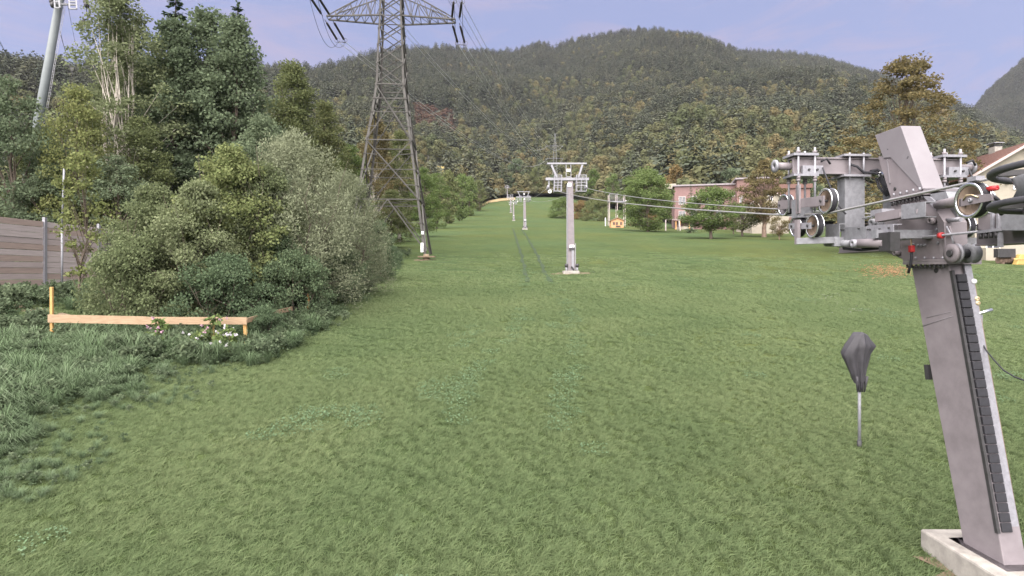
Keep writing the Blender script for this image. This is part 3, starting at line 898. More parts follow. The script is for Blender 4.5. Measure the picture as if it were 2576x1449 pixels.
for i in range(2100):
    y = rng_t.uniform(9.5, 27)
    le = float(left_edge(np.array(y)))
    x = rng_t.uniform(-0.92 * y, min(le + 1.1, -6.5))
    px = CX + x / y * FX
    edge = (y - 11) / 6.5 * 420 - px + 150 * float(vnoise(np.array([x / 1.5]), np.array([y / 1.5]), 61)[0])
    if y < 18 and edge + rng_t.uniform(-40, 330) < 60: continue
    if -19.2 < x < -12.0 and 22.4 < y < 24.6: continue            # the trodden path
    k = rng_t.integers(0, 2) if (rng_t.uniform() < (0.62 if px < 300 else 0.35)) else 2 + rng_t.integers(0, 3)
    if px < 170 and y > 20: k = 2 + rng_t.integers(0, 3)
    sc = rng_t.uniform(0.6, 1.15) * (0.8 if px > 560 else 1)
    if y < 18: sc *= float(np.clip(0.35 + edge / 420, 0.3, 1))
    tp[k].append((x, y, gz(x, y), 0, rng_t.uniform(0, 6.28), sc, sc * rng_t.uniform(0.8, 1.15)))
for i in range(520):                                               # fringe of longer growth along the hedge foot
    y = rng_t.uniform(19, 62); x = float(left_edge(np.array(y))) + rng_t.normal() * 0.7 - 0.4
    k = 2 + rng_t.integers(0, 3); sc = rng_t.uniform(0.5, 0.95)
    tp[k].append((x, y, gz(x, y), 0, rng_t.uniform(0, 6.28), sc, sc))
tall_pats = [(*arch_tuft(11, 110, 0.62, 0.62, 0.014), 0), (*arch_tuft(12, 90, 0.75, 0.7, 0.016), 0),
             (*weeds(13, 160, 0.55, 0.32, 0.09), 1), (*weeds(14, 140, 0.8, 0.3, 0.11), 2), (*weeds(15, 160, 0.4, 0.4, 0.08), 1)]
tallgrass = scatter('tall_grass', tall_pats, [np.array(t) for t in tp], 'rank tall grass and weeds along the hedge and rail fence', [L_TALL, L_SHRUBD, L_DARK])

# white clover heads and fallen leaves
def speck(seed, n, px0, px1, py0, py1, s, h):
    rng = np.random.default_rng(seed); V, F = [], []
    for i in range(n):
        px, py = rng.normal((px0 + px1) / 2, (px1 - px0) / 4), rng.normal((py0 + py1) / 2, (py1 - py0) / 4)
        Y = 7200 / (py - 521.5); X = (px - CX) / FX * Y; z = gz(X, Y) + h * rng.uniform(0.5, 1.3)
        a = rng.uniform(0, 6.28); ss = s * rng.uniform(0.6, 1.3); k = len(V); tl = rng.uniform(-0.3, 0.3) * ss
        for q in range(4):
            V.append((X + ss * math.cos(a + q * 1.57), Y + ss * math.sin(a + q * 1.57), z + (tl if q < 2 else -tl)))
        V.append((X, Y, z + 0.6 * ss))
        F += [(k, k + 1, k + 4), (k + 1, k + 2, k + 4), (k + 2, k + 3, k + 4), (k + 3, k, k + 4)]
    return np.array(V), np.array(F)
parts_s = [speck(1, 60, 2040, 2140, 725, 770, 0.014, 0.1), speck(2, 25, 2090, 2200, 775, 800, 0.014, 0.1), speck(3, 60, 1500, 2250, 610, 800, 0.012, 0.1), speck(4, 30, 2330, 2560, 700, 930, 0.012, 0.1)]
k = 0; VV, FF = [], []
for V, F in parts_s: VV.append(V); FF.append(F + k); k += len(V)
tag(link('clover_flowers', np_mesh('clover_flowers', np.concatenate(VV), np.concatenate(FF), L_PETALW)), 'white clover flowers dotted in the meadow', kind='stuff')
V, F = speck(9, 620, 2170, 2310, 664, 698, 0.06, 0.06)
tag(link('fallen_leaves', np_mesh('fallen_leaves', V, F, L_FALL)), 'patch of brown fallen leaves on the grass behind the mast', kind='stuff')

# ------------------------------------------------------------------ trees and shrubs as single plants
def uniq(key, *a, **k):
    return proto(key, *broadleaf(*a, **k))
uniq('aspen', 101, 20.5, 3.9, 3.5, 170, 21000, 0.175, 'tall', stems=3, rc=(0.15, 0.27), trunk_r=0.2, limbs=60, inner=0.6)
uniq('dense', 102, 20, 3.4, 0.8, 149, 25500, 0.200, 'tall', rc=(0.2, 0.34), limbs=30)
uniq('dense_b', 103, 18, 3.8, 0.5, 149, 23800, 0.200, 'egg', rc=(0.18, 0.32), limbs=30)
uniq('mid', 104, 12, 2.9, 0.4, 103, 15300, 0.155, 'egg', rc=(0.2, 0.34))
uniq('mid_b', 105, 12, 3.0, 0.4, 92, 14450, 0.163, 'tall', rc=(0.18, 0.32))
uniq('shrub', 106, 5.6, 2.3, 0.1, 138, 26325, 0.093, 'bush', stems=5, rc=(0.16, 0.28), trunk_r=0.06, stem_spread=0.3, inner=0.38)
uniq('shrub_b', 107, 6.6, 2.2, 0.1, 138, 24300, 0.103, 'egg', stems=4, rc=(0.15, 0.27), trunk_r=0.06, stem_spread=0.3, inner=0.4)
uniq('willow', 108, 7.9, 3.0, 0.1, 260, 40000, 0.125, 'bush', stems=7, aspect=0.16, rc=(0.11, 0.2), flat=1.6, trunk_r=0.06, stem_spread=0.35, inner=0.34, droop=-0.9, limbs=70)
uniq('low_shrub', 109, 3.0, 2.4, 0.05, 103, 17212, 0.093, 'bush', stems=5, rc=(0.14, 0.25), trunk_r=0.04, stem_spread=0.35, inner=0.38)
uniq('sapling', 110, 7.4, 1.35, 1.2, 46, 1900, 0.15, 'tall', rc=(0.2, 0.36), trunk_r=0.07, limbs=40, inner=0.6)
uniq('orchard', 111, 8.2, 3.7, 1.7, 109, 15200, 0.192, 'egg', rc=(0.18, 0.3), trunk_r=0.22, inner=0.4)
uniq('maple', 112, 12.4, 5.0, 0.7, 149, 20000, 0.256, 'round', rc=(0.16, 0.28), trunk_r=0.3, inner=0.4)
uniq('pear', 113, 12.4, 3.7, 3.0, 103, 10400, 0.208, 'egg', rc=(0.14, 0.26), trunk_r=0.36, inner=0.5, limbs=70)
uniq('tall_pear', 114, 19.8, 5.6, 2.5, 190, 20000, 0.185, 'pear', rc=(0.08, 0.16), trunk_r=0.42, inner=0.42, limbs=150, limb_r=0.2)
uniq('small_fruit', 115, 4.6, 2.1, 1.2, 40, 2600, 0.17, 'round', rc=(0.2, 0.34), trunk_r=0.13, limbs=30)
uniq('far_broad', 116, 18, 6.2, 1.0, 70, 4200, 0.6, 'egg', rc=(0.2, 0.34))
uniq('far_broad_b', 117, 18, 5.4, 1.0, 70, 4200, 0.55, 'round', rc=(0.18, 0.32))
proto('spruce', *spruce(118, 22, 3.6, levels=46, per=9, along=8, needle=0.62))
proto('spruce_b', *spruce(119, 20, 3.4, levels=42, per=8, along=8, needle=0.62, rag=0.35))

def at(px, Y): return (px - CX) / FX * Y, Y

# left: tall trees behind the board wall
tl = 'tall trees behind the board wall'
def T(key, name, label, px, Y, topy, base_h, leaf, bark=None, rz=0.0, wid=1.0, cat='tree', group=None, **kw):
    x, y = at(px, Y); z = gz(x, y)
    h = CZ + (HY - topy) / FX * Y - z
    s = h / base_h
    return tree(key, name, label, cat, x, y, s, rz, leaf, bark, group, sxy=s * wid, **kw)
T('aspen', 'aspen_tree', 'airy aspen with pale slender stems, sky showing through its crown', 298, 42, -30, 20.5, L_SHRUB, M_BARKP, 0.3, 1.12)
T('spruce', 'spruce_tree', 'tallest dark spruce, next to the aspen', 442, 50, -22, 22, L_NEEDLE, rz=0.4, wid=1.45)
T('dense', 'broadleaf_tree', 'dense dark green tree between the two tall spruces', 520, 47, 38, 20, L_DARK, rz=1.1, wid=1.25)
T('spruce_b', 'spruce_tree', 'dark spruce with a thin pointed tip, right of the tall tree group', 598, 50, 8, 20, L_NEEDLE, rz=2.0, wid=1.3)
T('dense_b', 'broadleaf_tree', 'full dark green tree below the thin spruce tip', 592, 46, 55, 18, L_DARK, rz=0.5, wid=0.95)
T('dense', 'broadleaf_tree', 'dark green tree filling the gap right of the aspen stems', 435, 45, 60, 20, L_DARK, rz=2.6, wid=1.1)
T('dense', 'broadleaf_tree', 'grey-green tree standing behind the aspen', 330, 52, 70, 20, L_SHRUB, rz=0.9, wid=1.15)
T('mid', 'broadleaf_tree', 'yellow-green bushy tree left of the aspen stems', 195, 37, 225, 12, L_YEL, rz=0.2, wid=0.82)
T('mid_b', 'broadleaf_tree', 'green tree cut by the left edge of the picture', 22, 36, 205, 12, L_DARK, rz=0.9, wid=0.95)
T('mid', 'broadleaf_tree', 'orange tinged low tree at the foot of the lift pole', 100, 39, 328, 12, L_OLIVE, rz=1.7, wid=1.15)
T('mid_b', 'broadleaf_tree', 'brownish thin tree behind the aspen stems', 352, 40, 300, 12, L_OLIVE, rz=2.4, wid=0.9)
T('mid', 'broadleaf_tree', 'dark green bushy tree rising just above the board wall', 120, 36, 420, 12, L_DARK, rz=2.9, wid=1.35)
T('mid_b', 'broadleaf_tree', 'dark green bush between aspen and hedge', 290, 37, 395, 12, L_DARK, rz=0.1, wid=1.3)
T('mid', 'broadleaf_tree', 'dusky green tree behind the hedge, below the spruces', 660, 42, 300, 12, L_DARK, rz=0.7, wid=1.1)
T('dense_b', 'broadleaf_tree', 'olive brown round-topped tree between the dark trees and the pylon', 735, 58, 165, 18, L_OLIVE, rz=1.3, wid=0.98)
T('dense_b', 'broadleaf_tree', 'olive green tree just left of the pylon', 815, 62, 262, 18, L_OLIVE, rz=2.3, wid=1.0)
T('dense', 'broadleaf_tree', 'dark olive tree behind the willow', 700, 50, 330, 20, L_DARK, rz=0.3, wid=1.2)
T('mid', 'broadleaf_tree', 'green tree standing behind the left pylon legs', 880, 66, 370, 12, L_MID, rz=0.4, wid=1.1)
T('dense_b', 'broadleaf_tree', 'rust coloured tree seen through the pylon', 945, 78, 300, 18, L_PEAR, M_BARKP, rz=0.9, wid=0.95)
T('dense', 'broadleaf_tree', 'olive tree seen through the right half of the pylon', 1005, 82, 335, 20, L_OLIVE, M_BARKP, rz=0.2, wid=1.0)
T('mid', 'broadleaf_tree', 'low rust-tinged bush between the pylon legs', 985, 70, 480, 12, L_OLIVE, rz=0.2, wid=1.6)

# the hedge of single shrubs in front
T('willow', 'willow_shrub', 'big grey-green willow shrub, tallest of the hedge', 735, 27.5, 362, 7.9, L_WILLOW, rz=0.3, cat='shrub', wid=1.15)
T('willow', 'willow_shrub', 'smaller grey-green willow shrub at the right of the hedge', 868, 32, 452, 7.9, L_WILLOW, rz=2.2, cat='shrub', wid=1.15)
T('shrub_b', 'dogwood_shrub', 'yellow-green shrub with leafy shoots left of the willow', 580, 25, 375, 6.6, L_SHRUBY, rz=0.6, cat='shrub', wid=1.0)
T('shrub', 'dogwood_shrub', 'grey-green shrub squeezed between the yellow-green shrub and the big willow', 655, 26, 425, 5.6, L_SHRUB, rz=0.8, cat='shrub', wid=0.8)
T('shrub', 'dogwood_shrub', 'rounded mid green shrub in the left half of the hedge', 385, 24, 478, 5.6, L_SHRUB, rz=1.4, cat='shrub', wid=0.85)
T('shrub', 'dogwood_shrub', 'mid green shrub in the middle of the hedge above the rail', 500, 23.2, 470, 5.6, L_SHRUB, rz=2.7, cat='shrub', wid=0.85)
T('shrub_b', 'dogwood_shrub', 'dark green shrub under the willow, right of the rail end', 705, 25, 590, 6.6, L_SHRUBD, rz=1.9, cat='shrub', wid=1.15)
T('shrub', 'dogwood_shrub', 'dark bluish shrub at the right end of the hedge by the pylon', 950, 39, 560, 5.6, L_SHRUBD, rz=0.2, cat='shrub', wid=0.85)
T('low_shrub', 'dogwood_shrub', 'dark low shrub drooping over the rail', 565, 22.3, 650, 3.0, L_SHRUBD, rz=1.0, cat='shrub', wid=0.9)
T('low_shrub', 'dogwood_shrub', 'dark low shrub at the meadow edge below the willow', 735, 24.5, 640, 3.0, L_SHRUBD, rz=2.0, cat='shrub', wid=0.8)
T('low_shrub', 'dogwood_shrub', 'dark low shrub at the meadow edge below the smaller willow', 835, 30, 610, 3.0, L_SHRUBD, rz=2.9, cat='shrub', wid=0.78)
T('low_shrub', 'dogwood_shrub', 'mid green low shrub behind the left half of the rail', 340, 22.5, 610, 3.0, L_SHRUB, rz=0.5, cat='shrub', wid=0.75)
T('low_shrub', 'dogwood_shrub', 'low shrub behind the young tree by the board wall', 300, 25, 640, 3.0, L_SHRUB, rz=1.5, cat='shrub', wid=0.6)
T('low_shrub', 'dogwood_shrub', 'small dark shrub between hedge end and pylon foot', 985, 50, 620, 3.0, L_SHRUBD, rz=0.5, cat='shrub', wid=0.9)
for px, Y, ty, wd, lab in ((330, 20.9, 812, 0.9, 'dark weedy shrub under the left third of the rail'), (440, 20.8, 806, 1.0, 'dark weedy shrub under the middle of the rail'), (545, 20.6, 800, 1.0, 'dark weedy shrub under the right third of the rail'), (655, 20.8, 775, 0.85, 'dark weedy shrub right of the rail end post')):
    T('low_shrub', 'weedy_shrub', lab, px, Y, ty, 3.0, L_SHRUBD, rz=px * 0.1, cat='shrub', wid=wd * 1.15)
T('sapling', 'young_tree', 'slender young tree with sparse yellow-green leaves before the board wall', 208, 25.5, 372, 7.4, L_YEL, M_BARK, rz=0.5, wid=0.95)

# row of trees along the left edge of the piste
for px, Y, ty, key, lf, lab in [
        (1066, 95, 425, 'mid', L_MID, 'green tree right behind the pylon foot, first of the row along the meadow'),
        (1098, 135, 438, 'mid_b', L_MID, 'green tree second in the row along the meadow'),
        (1128, 175, 432, 'far_broad', L_OLIVE, 'olive tree third in the row along the meadow'),
        (1156, 215, 440, 'far_broad_b', L_MID, 'round green tree fourth in the row along the meadow'),
        (1182, 250, 447, 'far_broad', L_MID, 'green tree fifth in the row along the meadow'),
        (1206, 275, 455, 'far_broad_b', L_OLIVE, 'last small olive tree in the row along the meadow')]:
    bh = {'mid': 12, 'mid_b': 12}.get(key, 18)
    T(key, 'broadleaf_tree', lab, px, Y, ty, bh, lf, rz=px * 0.7, wid=1.15 if bh == 12 else 0.85, group='trees along the left meadow edge')

# wood edge at the top of the meadow
back = [(1232, 400, 440, 'far_broad', L_OLIVE, 'olive tree above the sandy path at the meadow top'),
        (1262, 412, 398, 'spruce_b', L_NEEDLE, 'dark spruce left of the far lift masts'),
        (1300, 415, 402, 'far_broad_b', L_DARK, 'dark full tree above the second lift mast'),
        (1345, 420, 425, 'far_broad', L_OLIVE, 'olive tree just left of the nearest line mast head'),
        (1392, 415, 440, 'far_broad_b', L_DARK, 'dark tree behind the left cage of the line mast'),
        (1450, 400, 425, 'far_broad', L_OLIVE, 'brownish tree behind the right cage of the line mast'),
        (1492, 330, 428, 'far_broad', L_MID, 'light green tree right of the line mast'),
        (1540, 300, 440, 'far_broad_b', L_MID, 'light green tree above the play tower'),
        (1415, 240, 498, 'low_shrub', L_MID, 'low round bush left of the line mast on the meadow'),
        (1500, 215, 500, 'low_shrub', L_OLIVE, 'olive bush right of the line mast on the meadow'),
        (1462, 235, 507, 'low_shrub', L_RUST, 'brownish low bush directly behind the line mast'),
        (1598, 190, 470, 'far_broad_b', L_DARK, 'dark tree behind the big maple'),
        (1700, 185, 420, 'far_broad', L_RUST, 'rust tinged tree behind the reddish building, left end'),
        (1840, 190, 428, 'far_broad_b', L_DARK, 'dark green tree behind the reddish building, middle'),
        (2030, 150, 430, 'far_broad', L_DARK, 'dark green tree behind the low red wing'),
        (2420, 90, 452, 'mid', L_RUST, 'rust coloured tree between lift mast and white house'),
        (2150, 120, 478, 'mid_b', L_OLIVE, 'olive tree seen behind the hanging column of the lift'),
        (2235, 95, 500, 'mid', L_PEAR, 'brownish bush seen through the lift frame'),
        (2570, 80, 520, 'low_shrub', L_MID, 'green garden shrub beside the white house')]
for px, Y, ty, key, lf, lab in back:
    bh = {'low_shrub': 3.0, 'spruce_b': 20, 'mid': 12, 'mid_b': 12}.get(key, 18)
    T(key, 'spruce_tree' if 'spruce' in key else ('bush' if key == 'low_shrub' else 'broadleaf_tree'), lab, px, Y, ty, bh, lf, rz=px * 0.37, cat='bush' if key == 'low_shrub' else 'tree',
      wid=0.9)

# orchard
T('maple', 'maple_tree', 'broad bright green maple left of the reddish building', 1630, 123, 430, 12.4, L_MID, rz=0.2, wid=1.12)
T('orchard', 'fruit_tree', 'rounded green fruit tree with a straight bare trunk', 1789, 94, 470, 8.2, L_MID, rz=1.0, wid=1.3)
T('small_fruit', 'fruit_tree', 'small fruit tree with a dark forked trunk right of the rounded tree', 1868, 104, 505, 4.6, L_OLIVE, rz=0.7, wid=1.3)
T('small_fruit', 'fruit_tree', 'small brown fruit tree left of the forked one', 1845, 112, 530, 4.6, L_OLIVE, rz=2.7, wid=0.9)
T('pear', 'pear_tree', 'old pear tree with thinning brown leaves and thick trunk', 1922, 101, 408, 12.4, L_PEAR, M_BARKR, rz=0.4, wid=1.15)
T('small_fruit', 'fruit_tree', 'little flat-topped fruit tree at the foot of the pear tree', 1961, 92, 545, 4.6, L_PEAR, M_BARKR, rz=1.9, wid=1.2)
T('small_fruit', 'fruit_tree', 'small reddish tree in front of the maple', 1641, 140, 525, 4.6, L_RUST, rz=0.2, wid=1.0)
T('spruce_b', 'fir_tree', 'slim bluish fir in front of the reddish building', 1738, 118, 455, 20, L_NEEDLE, rz=0.5, wid=0.7)
T('tall_pear', 'pear_tree', 'tall old pear tree with russet leaves and twisted bare top behind the lift mast', 2280, 60, 150, 19.8, L_PEAR, M_BARK, rz=0.8, wid=1.4)

# ------------------------------------------------------------------ board wall on the left
wall = thing('board_wall', 'tall wall of weathered horizontal boards between steel posts', 'wall', (-24, 28, gz(-24, 28)))
WZ0, WZ1 = 3.90, 7.46
rb = random.Random(3)
BH = (WZ1 - WZ0) / 12
for k, y0 in enumerate((22.6, 26.6, 30.6, 34.6, 38.6, 42.6)):
    MB().bar((-23.98, y0, WZ0 - 1.0), (-23.98, y0, WZ1 + 0.22), 0.14, 0.16).build('post', M_GALV, wall)
    for i in range(12):
        z = WZ0 + (i + 0.5) * BH
        b = MB(); x = -24 + rb.uniform(-0.012, 0.012)
        b.box((x, y0 + 2.0 + rb.uniform(-0.01, 0.01), z + rb.uniform(-0.006, 0.006)), (0.05, 3.80, BH - 0.016), rot=Matrix.Rotation(rb.uniform(-0.0015, 0.0015), 3, 'X'))
        b.build('board', M_BOARD[rb.randrange(3)], wall, bevel=0.006)
    MB().bar((-24.0, y0 + 0.1, WZ0 - 0.32), (-24.0, y0 + 3.9, WZ0 - 0.32), 0.12, 0.6).build('footing', M_CONC, wall)
x, y = at(156, 29.0)
lp = thing('slim_pole', 'slim galvanised pole standing before the board wall', 'pole', (x, y, gz(x, y)))
MB().tube([(x, y, gz(x, y) - 0.3), (x, y, 7.0)], 0.05, 10).build('sleeve', M_GALVD, lp)
MB().tube([(x, y, 7.0), (x + 0.1, y, 9.9)], 0.042, 10).build('pole', M_GALVD, lp)
MB().tube([(x, y, 6.92), (x, y, 7.08)], 0.06, 10).build('collar', M_GALV, lp)

# trodden path before the wall
V, F = [], []
pth = [(-30, 25.2), (-22, 24.6), (-18, 23.6), (-15, 23.2), (-12.5, 23.4)]
for i in range(33):
    f = i / 32 * (len(pth) - 1); k = int(min(f, len(pth) - 2)); t = f - k
    x = pth[k][0] * (1 - t) + pth[k + 1][0] * t; y = pth[k][1] * (1 - t) + pth[k + 1][1] * t
    for s in (-0.42, 0, 0.42): V.append((x, y + s + 0.06 * math.sin(i * 1.3 + s), gz(x, y + s) + 0.03))
for i in range(32):
    for j in range(2): F.append((i * 3 + j, i * 3 + j + 1, i * 3 + j + 4, i * 3 + j + 3))
tag(link('path', np_mesh('path', np.array(V), np.array(F), M_DIRT)), 'narrow trodden earth path before the board wall', kind='structure')

# ------------------------------------------------------------------ rail fence
pa, pb = pt(131, 874, 20.2), pt(624, 888, 19.8)
pa.z, pb.z = gz(pa.x, pa.y), gz(pb.x, pb.y)
rf = thing('rail_fence', 'plain rail fence of one new sawn board on two wooden posts', 'fence', pa)
MB().bar(pa - Vector((0, 0, 0.3)), pt(130, 722, 20.2), 0.09, 0.08).build('post', M_WOODPOST, rf, bevel=0.008)
MB().bar(pb - Vector((0, 0, 0.3)), pt(615, 806, 19.85), 0.10, 0.09).build('post', M_WOODPOST, rf, bevel=0.008)
r0, r1 = pt(121, 801, 20.1), pt(621, 807, 19.75)
MB().bar(r0, r0.lerp(r1, 0.5) + Vector((0, 0, -0.03)), 0.035, 0.27).bar(r0.lerp(r1, 0.5) + Vector((0, 0, -0.03)), r1, 0.035, 0.24).build('rail', M_WOODNEW, rf)
MB().bar(pt(622, 806, 19.9), pt(735, 776, 23.5), 0.035, 0.16).build('rail', M_WOODNEW, rf)
x, y = at(776, 25.0)
MB().bar((x, y, gz(x, y) - 0.3), (x, y, gz(x, y) + 1.15), 0.09, 0.09).build('post', M_WOODPOST, rf, bevel=0.008)

# flowering balsam at the rail
def balsam(px, Y, label, seed, petal, h=1.25):
    x, y = at(px, Y); z = gz(x, y)
    t = thing('balsam_plant', label, 'flower', (x, y, z), 'balsam plants under the rail')
    (wv, wf), (lv, lf) = broadleaf(seed, h, 0.32, 0.15, 16, 150, 0.19, 'tall', limbs=16, lsides=4, trunk_r=0.014, aspect=0.26, droop=0.6)
    link('stem', np_mesh('stem', wv, wf, M_WOODPOST), t); link('leaves', np_mesh('leaves', lv, lf, L_MID), t)
    rng = np.random.default_rng(seed + 1)
    for q in range(6):
        c = np.array([rng.normal() * 0.2, rng.normal() * 0.14 - 0.22, h * rng.uniform(0.55, 1.05)])
        P = c + rng.normal(size=(7, 3)) * 0.008
        fv, ff = leaf_quads(P, 0.06, rng, aspect=0.5)
        link('flower', np_mesh('flower', fv, ff, petal), t)
balsam(400, 19.3, 'pink balsam plant in flower below the middle of the rail', 301, L_PETALP, 1.15)
balsam(500, 18.9, 'white balsam plant lowest of the flowers, in front of the rail', 302, L_PETALW, 0.8)
balsam(535, 19.2, 'pale pink balsam plant with the tallest stem below the rail', 303, L_PETALP, 1.35)
balsam(578, 19.0, 'white flowering balsam plant near the right fence post', 304, L_PETALW, 1.0)
balsam(556, 18.8, 'white and green balsam plant left of the right fence post', 305, L_PETALW, 0.85)

# ------------------------------------------------------------------ lattice pylon
PX, PY = -11.55, 57.4
PZ = gz(PX, PY) - 0.2
yawp = R(3.5)
cs, sn = math.cos(yawp), math.sin(yawp)
def pp(u, v, z): return Vector((PX + u * cs - v * sn, PY + u * sn + v * cs, z))
prof_z = [(PZ, 3.6), (22.6, 1.36), (24.2, 1.30), (29.0, 1.08), (31.6, 1.0), (39.0, 0.62)]
def half(z):
    return float(np.interp(z, [a for a, b in prof_z], [b for a, b in prof_z]))
pyl = thing('transmission_pylon', 'tall dark steel lattice pylon at the meadow edge', 'pylon', (PX, PY, PZ))
corners = [(-1, -1), (1, -1), (1, 1), (-1, 1)]
for cu, cv in corners:
    m = MB()
    for (za, ha), (zb, hb) in zip(prof_z[:-1], prof_z[1:]):
        m.angle(pp(cu * ha, cv * ha, za), pp(cu * hb, cv * hb, zb), 0.22 if za < 23 else 0.17, 0.03, a=(-cu * cs, -cu * sn, 0), b=(cv * sn, -cv * cs, 0))
    leg = m.build('leg', M_LATT, pyl)
    MB().tube([pp(cu * 3.6, cv * 3.6, PZ - 0.6), pp(cu * 3.55, cv * 3.55, PZ + 0.35)], [0.34, 0.26], 10).build('footing', M_DIRT, pyl)
MB().box(pp(3.62, -3.62, PZ + 0.12), (1.5, 0.9, 0.12)).build('earth_collar', M_DIRT, pyl)
levels_x = [PZ + 0.5, 10.4, 13.0, 16.6, 19.8, 22.6]
def face(i):
    (a, b), (c, d) = corners[i], corners[(i + 1) % 4]
    return (a, b), (c, d)
def lv(c, z): return pp(c[0] * half(z), c[1] * half(z), z)
for i in range(4):
    A, B = face(i)
    m = MB(); th = 0.15
    za, zb = PZ + 0.6, 11.6
    m.bar(lv(A, za), lv(A, zb).lerp(lv(B, zb), 0.5), th, th * 0.6); m.bar(lv(B, za), lv(A, zb).lerp(lv(B, zb), 0.5), th, th * 0.6)
    m.build('base_strut', M_LATT, pyl)
    m = MB()
    m.bar(lv(A, zb), lv(B, zb), th, th * 0.6)
    q = lv(A, za).lerp(lv(A, zb).lerp(lv(B, zb), 0.5), 0.55); m.bar(q, lv(A, PZ + 3.2), 0.06, 0.04)
    q = lv(B, za).lerp(lv(A, zb).lerp(lv(B, zb), 0.5), 0.55); m.bar(q, lv(B, PZ + 3.2), 0.06, 0.04)
    m.build('horizontal_strut', M_LATT, pyl)
    for z0_, z1_ in ((11.6, 17.2), (17.2, 22.6)):
        m = MB()
        m.bar(lv(A, z0_), lv(B, z1_), 0.13, 0.08); m.bar(lv(B, z0_), lv(A, z1_), 0.13, 0.08)
        mz = (z0_ + z1_) / 2
        cx_ = lv(A, mz).lerp(lv(B, mz), 0.5)
        for C in (A, B):
            m.bar(lv(C, z0_ + 1.3), lv(C, z0_).lerp(cx_, 0.5), 0.08, 0.06); m.bar(lv(C, z1_ - 1.3), lv(C, z1_).lerp(cx_, 0.5), 0.08, 0.06)
        m.build('cross_brace', M_LATT, pyl)
        MB().bar(lv(A, z1_), lv(B, z1_), 0.14, 0.1).build('horizontal_strut', M_LATT, pyl)
    for zz in (14.4, 19.9):
        MB().bar(lv(A, zz), lv(B, zz), 0.10, 0.07).build('horizontal_strut', M_LATT, pyl)
    MB().bar(lv(A, 21.2), lv(B, 21.2), 0.13, 0.09).build('horizontal_strut', M_LATT, pyl)
    zs = [22.6, 24.6, 26.4, 28.0, 29.4, 30.8, 32.3, 34.0, 35.8, 37.4]
    for z0_, z1_ in zip(zs[:-1], zs[1:]):
        m = MB(); m.bar(lv(A, z0_), lv(B, z1_), 0.11, 0.07); m.bar(lv(B, z0_), lv(A, z1_), 0.11, 0.07)
        m.build('cross_brace', M_LATT, pyl)
    MB().bar(lv(A, 29.2), lv(B, 29.2), 0.08, 0.06).build('horizontal_strut', M_LATT, pyl)
# plan bracing at the waist
for zz in (22.6, 11.6):
    m = MB(); m.bar(lv((-1, -1), zz), lv((1, 1), zz), 0.07, 0.05); m.bar(lv((1, -1), zz), lv((-1, 1), zz), 0.07, 0.05)
    m.build('plan_brace', M_LATT, pyl)
